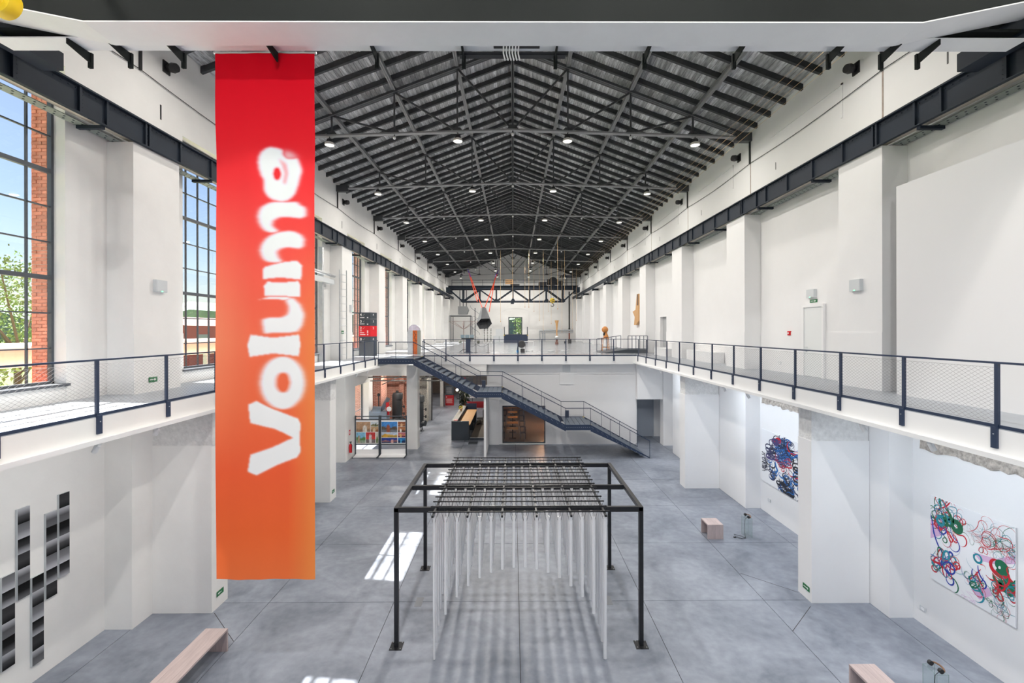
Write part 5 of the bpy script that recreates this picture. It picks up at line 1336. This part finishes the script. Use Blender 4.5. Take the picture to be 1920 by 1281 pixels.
def board(label, x0, x1, y, photos):
    o = thing('photo_board', label, 'display board', ((x0+x1)/2, y, 0), 'framed photo boards at the entrance')
    for x in (x0, x1): B(x-.035, x+.035, y-.04, y+.04, 0, 2.47).build('frame_post', charcoal, o)
    for z in (2.42, 2.22, .70): B(x0, x1, y-.03, y+.03, z-.02, z+.03).build('frame_rail', charcoal, o)
    B(x0+.03, x1-.03, y-.012, y+.012, .74, 2.20).build('print_panel', sign_white, o)
    MB().quadbox([(x0,y-.02,.68),(x1,y-.02,.68),(x1,y+.02,.68),(x0,y+.02,.68),(x0,y-.02,.70),(x1,y-.02,.70),(x1,y+.02,.70),(x0,y+.02,.70)]).build('lower_rail', charcoal, o)
    MB().prism([(y-.02,.40),(y-.02,.12),(y-.10,.04),(y-.55,.03),(y-.55,.06),(y-.10,.075),(y+.01,.14),(y+.01,.40)], 'X', x0+.02, x1-.02).build('curved_foot', sign_white, o)
    for x in (x0, x1): B(x-.03, x+.03, y-.58, y, 0, .05).build('foot_bar', charcoal, o)
    for i, (a, b, c0, c1, *cl) in enumerate(photos): photo(o, x0+.05+a*(x1-x0-.1), x0+.05+b*(x1-x0-.1), y-.0135, .76+c0*1.36, .76+c1*1.36, *cl, seed=i+int(x0*10))
    return o
board('framed photo board beside the fire extinguisher column', -9.70, -8.24, 28.25, [(0,.64,.52,.98,(186,150,118),(170,134,100),(150,120,96),(222,216,206)), (.66,1,.76,.98,(206,214,220),(120,118,90),(150,140,96),(96,104,70)), (.66,1,.52,.75,(196,160,120),(170,120,80),(150,100,70),(214,190,160)), (0,.42,.02,.50,(130,190,220),(90,140,80),(150,170,150),(180,160,130)), (.44,.86,.02,.50,(200,60,60),(220,70,70),(120,110,110),(210,205,205)), (.88,1,.02,.50,(214,208,196),(120,140,80),(150,150,130),(70,110,60))])
board('framed photo board next to the entrance column', -8.15, -6.58, 28.25, [(0,.66,.50,.98,(70,140,210),(90,80,70),(110,116,124),(150,84,60)), (.69,1,.76,.98,(150,90,60),(190,130,90),(120,70,50),(220,180,140)), (.69,1,.50,.75,(180,120,80),(120,70,50),(90,60,50),(240,236,230)), (0,.66,.27,.49,(190,205,225),(226,180,80),(180,150,70),(210,160,60)), (.69,1,.27,.49,(190,110,120),(220,150,90),(120,60,90),(230,180,120)), (0,.66,.02,.25,(40,60,140),(160,110,110),(40,50,90),(210,160,150)), (.69,1,.02,.25,(30,120,190),(20,60,110),(20,40,80),(90,190,230))])
# reception desk, platform, mats, plant, signs
dk = thing('reception_desk', 'charcoal reception desk with oak worktop under the stairs', 'desk', (-3.7, 35.5, 0))
B(-4.34, -3.12, 32.2, 32.3, 0, 1.32).build('front_panel', charcoal, dk); B(-4.34, -4.28, 32.3, 39, 0, 1.32).build('side_panel', charcoal, dk)
B(-4.34, -3.95, 32.3, 39, 1.28, 1.33).build('counter_top', mat('dark_olive_top', (.13,.115,.09,1), .4), dk); B(-3.95, -3.05, 32.3, 38.6, 1.02, 1.07).build('worktop', wood_oak, dk)
for y in (32.6, 35.5, 38.4): B(-3.95, -3.1, y, y+.05, 0, 1.02).build('support', charcoal, dk)
B(-4.0, -3.12, 39, 39.1, 0, 1.5).build('rear_panel', navy, dk); B(-4.2, -3.95, 32.45, 32.7, 1.33, 1.345).build('leaflet', red_m, dk)
fp = thing('desk_platform', 'low dark floor platform behind the reception desk', 'platform', (-2.5, 36, 0))
B(-3.04, -1.8, 32.25, 40, 0, .16).build('step', charcoal, fp); B(-3.04, -1.8, 32.22, 32.25, .15, .17).build('edge_strip', sign_white, fp); B(-3.0, -1.9, 32.4, 40, .16, .175).build('carpet', mat('brown_carpet', (.16,.14,.12,1), .95), fp)
for k in range(2):
    o = thing('rubber_mat', 'dark rubber mat on the floor before the desk, %s strip' % ('nearer' if k == 0 else 'farther'), 'mat', (-2.75, 31.2+k*.35, 0))
    B(-3.05, -2.45, 31.05+k*.36, 31.36+k*.36, 0, .012).build('pad', charcoal, o); B(-3.06, -2.44, 31.04+k*.36, 31.06+k*.36, 0, .015).build('edge', black, o)
oc = thing('office_chair', 'black office chair behind the reception desk', 'chair', (-2.65, 36.8, .175))
B(-2.9, -2.4, 36.5, 37.0, .62, .70).build('seat', black, oc); B(-2.42, -2.35, 36.5, 37.0, .75, 1.35).build('backrest', black, oc); MB().tube((-2.65,36.75,.25), (-2.65,36.75,.62), .03, 8).build('column', black_metal, oc)
for k in range(5): MB().tube((-2.65,36.75,.25), (-2.65+.28*math.cos(k*1.257),36.75+.28*math.sin(k*1.257),.20), .02, 5).build('foot', black_metal, oc)
rt = thing('red_info_pillar', 'dark and red lettered info pillar deep in the entrance', 'sign', (-6.6, 47.3, 0))
x0_, x1_ = at(835, 740, 47.3).x, at(850.5, 740, 47.3).x
B(x0_, x1_, 47.3, 47.7, 1.05, 2.0).build('upper_panel', charcoal, rt); B(x0_, x1_, 47.3, 47.7, 0, 1.05).build('lower_panel', mat('deep_red', srgb(168,24,34), .5), rt)
put_text('0', .2, (x0_+.07, 47.29, .86), rt)
for j in range(5): B(x0_+.08, x1_-.12-.06*(j % 2), 47.29, 47.3, .66-j*.1, .68-j*.1).build('caption_line', txt_m, rt); B(x0_+.1, x1_-.2, 47.29, 47.3, 1.8-j*.13, 1.815-j*.13).build('caption_line', txt_m, rt)
rs = thing('red_lit_sign', 'dark board with a red square at the back of the entrance', 'sign', (-5.0, 50, 2))
B(-5.9, -4.4, 50, 50.1, 1.75, 2.7).build('board', charcoal, rs); B(-5.8, -5.2, 49.98, 50, 2.1, 2.7).build('red_square', red_m, rs)
for x in (-5.85, -4.45): B(x-.03, x+.03, 50.02, 50.08, 0, 1.75).build('post', charcoal, rs)
rb = thing('red_bench', 'long dark red bench with white perforated back behind the desk', 'bench', (-3.6, 46, 0))
B(-5.0, -1.9, 45.8, 46.4, 0, .55).build('seat', mat('dark_red_seat', srgb(140,20,34), .6), rb); B(-4.6, -1.9, 46.4, 46.5, .9, 2.2).build('perforated_back', grey_box, rb)
for j in range(3):
    for i in range(10): B(-4.5+i*.27, -4.42+i*.27, 46.39, 46.4, 1.05+j*.35, 1.12+j*.35).build('hole', charcoal, rb)
for x in (-4.5, -2.0): B(x-.04, x+.04, 46.41, 46.49, 0, .9).build('post', charcoal, rb)
# plant with individual leaves
pl_ = thing('potted_plant', 'big dark leafy plant standing behind the reception desk', 'plant', (-4.55, 42.5, 0))
MB().lathe([(.22,0),(.30,.5),(.27,.5),(.2,.06)], (-4.55,42.5,0), 14).build('pot', charcoal, pl_)
MB().tube((-4.55,42.5,.4), (-4.5,42.5,1.8), .03, 6).build('stem', wood_oak, pl_)
leafm = mat('dark_leaf', (.035,.05,.03,1), .5, rnd=.4)
lf = MB(); lf.v = [(0,0,0),(.10,.14,.03),(.09,.30,.02),(0,.46,-.06),(-.09,.30,.02),(-.10,.14,.03)]; lf.f = [(0,1,2,3),(0,3,4,5)]
lme = lf.mesh('leaf', leafm); rnd = random.Random(3)
for k in range(90):
    h = rnd.uniform(.7, 2.3); rr = .25*rnd.random()
    inst('leaf', lme, pl_, (-4.55+rnd.uniform(-.35,.35), 42.5+rnd.uniform(-.35,.35), h), rot=(rnd.uniform(-.9,.5), rnd.uniform(-.5,.5), rnd.uniform(0,6.28)))
fp2 = thing('small_flowerpot', 'small yellow flowering pot plant on the desk counter', 'plant', (-4.15, 36.5, 1.33))
MB().lathe([(.07,0),(.10,.16),(.08,.16)], (-4.15,36.5,1.33), 10).build('pot', wood_oak, fp2)
for k in range(14): inst('leaf', MB().ball((0,0,0), .04, 6, 4).mesh('blossom', mat('blossom_yellow', srgb(196,180,60), .6) if k == 0 else bpy.data.materials['blossom_yellow']), fp2, (-4.15+rnd.uniform(-.13,.13), 36.5+rnd.uniform(-.13,.13), 1.55+rnd.uniform(-.04,.14)))
pn = thing('globe_pendant', 'round white pendant bulb above the plant', 'lamp', (-5.0, 41, 2.3))
MB().ball((-5.0,41,2.4), .12, 12, 8).build('globe', emis('bulb_glow', (1,.9,.75,1), 2.5), pn, True); MB().tube((-5.0,41,2.5), (-5.0,41,5.0), .008, 4).build('cord', black, pn)
# fire extinguisher
fe = thing('fire_extinguisher', 'red fire extinguisher on the left pier beside the photo boards', 'fire extinguisher', (-9.7, 27.35, .42))
MB().lathe([(.02,0),(.085,.02),(.09,.05),(.09,.42),(.07,.50),(.03,.54)], (-9.68,27.35,.42), 14).build('cylinder', red_m, fe, True)
MB().tube((-9.68,27.35,.96), (-9.68,27.35,1.06), .025, 8).box(-9.74,-9.62,27.32,27.38,1.04,1.08).build('valve', black, fe); MB().path([(-9.66,27.3,1.04), (-9.56,27.25,.9), (-9.57,27.25,.55)], .014, 5).build('hose', black, fe)
es = thing('extinguisher_sign', 'small red sign above the fire extinguisher', 'sign', (-9.79, 27.5, 1.45)); B(-9.80, -9.79, 27.40, 27.62, 1.45, 1.75).build('plate', red_m, es); B(-9.79, -9.786, 27.46, 27.56, 1.52, 1.68).build('pictogram', sign_white, es)

# ================================================================== CAFE BEHIND THE LOW WINDOW
cf = window(15, -.72, 2.16, 31.08, .08, 2.58, 2, 1, (), True, 'X')
cfl = mat('cafe_floor', (.22,.19,.18,1), .3, var=.2); cfw = mat('cafe_wall', (.32,.17,.10,1), .7)
tag(B(-1.5, 8.2, 31.35, 45, 0, .012).build('floor_cafe', cfl), kind='structure')
tag(MB().box(-1.5, 8.2, 45, 45.2, 0, 5).box(8.1, 8.3, 33.4, 45, 0, 5).build('wall_cafe_rear', cfw), kind='structure')
tag(B(-1.6, 8.2, 31.3, 45, 3.4, 3.5).build('ceiling_cafe', mat('cafe_ceiling', (.10,.09,.08,1), .8)), kind='structure')
for i, y in enumerate((32.6, 34.6, 36.8, 39.2, 41.8)):
    o = thing('cafe_table', 'small square cafe table with pale oak top, %s behind the glass' % ORD[i], 'table', (-.05, y, .012), 'cafe tables in a row')
    B(-.45, .35, y-.35, y+.35, .73, .76).build('top', wood_oak, o); MB().tube((-.05,y,.03), (-.05,y,.73), .035, 8).build('column', black, o); B(-.3, .2, y-.25, y+.25, .012, .035).build('base', black, o)
    for s in (-1, 1):
        c_ = thing('cafe_chair', 'black cafe chair %s of the %s cafe table behind the glass' % ('left' if s < 0 else 'right', ORD[i]), 'chair', (-.05+.75*s, y, .012), 'cafe chairs')
        xx = -.05+.75*s
        B(xx-.2, xx+.2, y-.2, y+.2, .43, .46).build('seat', navy, c_); B(xx+.17*s, xx+.20*s, y-.2, y+.2, .55, .88).build('backrest', navy, c_)
        for a in (-.17, .17):
            for b in (-.17, .17): B(xx+a-.015, xx+a+.015, y+b-.015, y+b+.015, .012, .43).build('leg', navy, c_)
cl_ = thing('cafe_ceiling_lamp', 'warm round ceiling lamp inside the cafe', 'lamp', (2.5, 37, 3.2)); MB().lathe([(.25,3.28),(.28,3.36),(.2,3.4)], (2.5,37,0), 16).build('shade', emis('warm_shade', (1,.6,.3,1), 2.0), cl_)
B(2.45, 2.55, 36.95, 37.05, 3.36, 3.41).build('mount', black, cl_)
l = bpy.data.lights.new('cafe_light', 'POINT'); l.energy = 90; l.color = (1,.58,.32); l.shadow_soft_size = .2
lo = bpy.data.objects.new('cafe_light', l); COL.objects.link(lo); lo.parent = cl_; lo.location = (0, 0, -.05)

# ================================================================== OUTSIDE
gnd = tag(B(-160, -11.6, -60, 200, -.3, 0).build('ground_outside', mat('outside_grass', (.16,.22,.07,1), .95, var=.35, scale=.5)), kind='structure')
tag(B(-22, -11.55, -20, 90, 0, .03).build('path_outside', mat('pale_gravel', (.55,.52,.46,1), .95, var=.1)), kind='structure')
pp = thing('outdoor_pipeline', 'thick beige elevated pipeline outside the left windows', 'pipeline', (-16, 30, 0))
MB().tube((-16,-15,6.9), (-16,75,6.9), .40, 16).build('pipe', mat('beige_cladding', (.62,.55,.44,1), .5), pp, True)
for y in range(-12, 75, 6): B(-16.1, -15.9, y-.1, y+.1, 0, 6.5).build('support_post', galv, pp)
def tree(label, x, y, h, r_, seed, dens=420):
    rnd = random.Random(seed); o = thing('leafy_tree', label, 'tree', (x, y, 0), 'trees outside the left windows')
    tm = MB().tube((x,y,0), (x,y,h*.55), .25, 8, .14)
    for k in range(6):
        t = k*1.05; tm.tube((x,y,h*(.35+.04*k)), (x+r_*.6*math.cos(t),y+r_*.6*math.sin(t),h*(.6+.05*k)), .08, 5, .03)
    tm.build('trunk', mat('bark', (.12,.09,.06,1), .9) if 'bark' not in bpy.data.materials else bpy.data.materials['bark'], o)
    v = []; f = []
    for k in range(dens*6):
        cl2 = rnd.randrange(26); q = random.Random(seed*100+cl2); th, ph = q.uniform(0, 6.28), q.uniform(-.9, 1.4); rad = r_*q.uniform(.35, 1)
        c_ = Vector((x+rad*math.cos(th)*math.cos(ph), y+rad*math.sin(th)*math.cos(ph), h*.68+rad*math.sin(ph)*.9))
        p = c_+Vector((rnd.gauss(0,.42), rnd.gauss(0,.42), rnd.gauss(0,.36)))*r_/2.6
        a = Vector((rnd.gauss(0,1), rnd.gauss(0,1), rnd.gauss(0,1))).normalized(); b = a.cross(Vector((rnd.gauss(0,1), rnd.gauss(0,1), rnd.gauss(0,1)))).normalized(); s = rnd.uniform(.07, .15)
        n = len(v); v += [tuple(p-a*s), tuple(p+b*s*.5), tuple(p+a*s), tuple(p-b*s*.5)]; f.append((n, n+1, n+2, n+3))
    m = MB(); m.v = v; m.f = f; tag(m.build('foliage', leaf_green, o), kind='stuff')
leaf_green = mat('leaf_green', (.16,.26,.06,1), .6, var=.4, scale=1.5)
for i, (x, y, h, r_) in enumerate(((-29, 27, 12.8, 3.6), (-23.5, 18, 9.0, 2.6), (-36, 36, 11.5, 3.4))):
    tree('leafy green tree outside the near left window, %s' % ('tallest', 'nearest', 'farthest')[i], x, y, h, r_, 20+i)
for i, (x, y) in enumerate(((-95, 118), (-90, 132), (-84, 145), (-100, 104), (-78, 158))):
    tree('distant rounded tree beyond the red shed, %s from the left' % ORD[i], x, y, 15, 6.5, 40+i, 160)
sh = thing('red_shed', 'low long brick-red shed outside beyond the second left window', 'building', (-58, 86, 0))
shm = mat('shed_red', srgb(150,70,66), .8, var=.1)
B(-64, -50, 70, 125, 0, 8.6).build('wall', shm, sh); MB().prism([(-64.5,8.6),(-49.5,8.6),(-57,10.2)], 'Y', 69.5, 125.5).build('roof', mat('shed_roof', (.30,.18,.17,1), .8), sh)
for k in range(9): B(-49.98, -49.9, 73+k*5.6, 75.6+k*5.6, 4.5, 7.2).build('window_band', mat('shed_window', (.25,.30,.36,1), .3) if k == 0 else bpy.data.materials['shed_window'], sh)
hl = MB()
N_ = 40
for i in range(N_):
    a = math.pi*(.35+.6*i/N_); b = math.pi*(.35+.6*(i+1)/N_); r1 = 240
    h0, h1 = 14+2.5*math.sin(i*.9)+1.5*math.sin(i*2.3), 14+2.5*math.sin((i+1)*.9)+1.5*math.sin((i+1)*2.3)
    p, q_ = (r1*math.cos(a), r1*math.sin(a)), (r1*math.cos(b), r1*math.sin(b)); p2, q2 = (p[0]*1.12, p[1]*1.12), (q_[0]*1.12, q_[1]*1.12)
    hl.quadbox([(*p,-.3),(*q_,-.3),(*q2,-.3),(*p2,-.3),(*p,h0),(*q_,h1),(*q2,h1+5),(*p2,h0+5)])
tag(hl.build('hills', mat('hazed_wooded_hill', (.20,.27,.22,1), .9, var=.3, scale=.15)), kind='structure')  # green-grey paled in the colour to stand for distance haze
tr3 = [(0.9, 86, 9.5)]
for i, (x, y) in enumerate(((-4.5, 92), (2, 90), (8, 95))): tree('green tree outside the far end window, %s from the left' % ORD[i], x, y, 12.5, 3.2, 60+i, 260)
tag(B(-30, 30, 78, 120, -.3, 0).build('ground_rear', bpy.data.materials['outside_grass']), kind='structure')
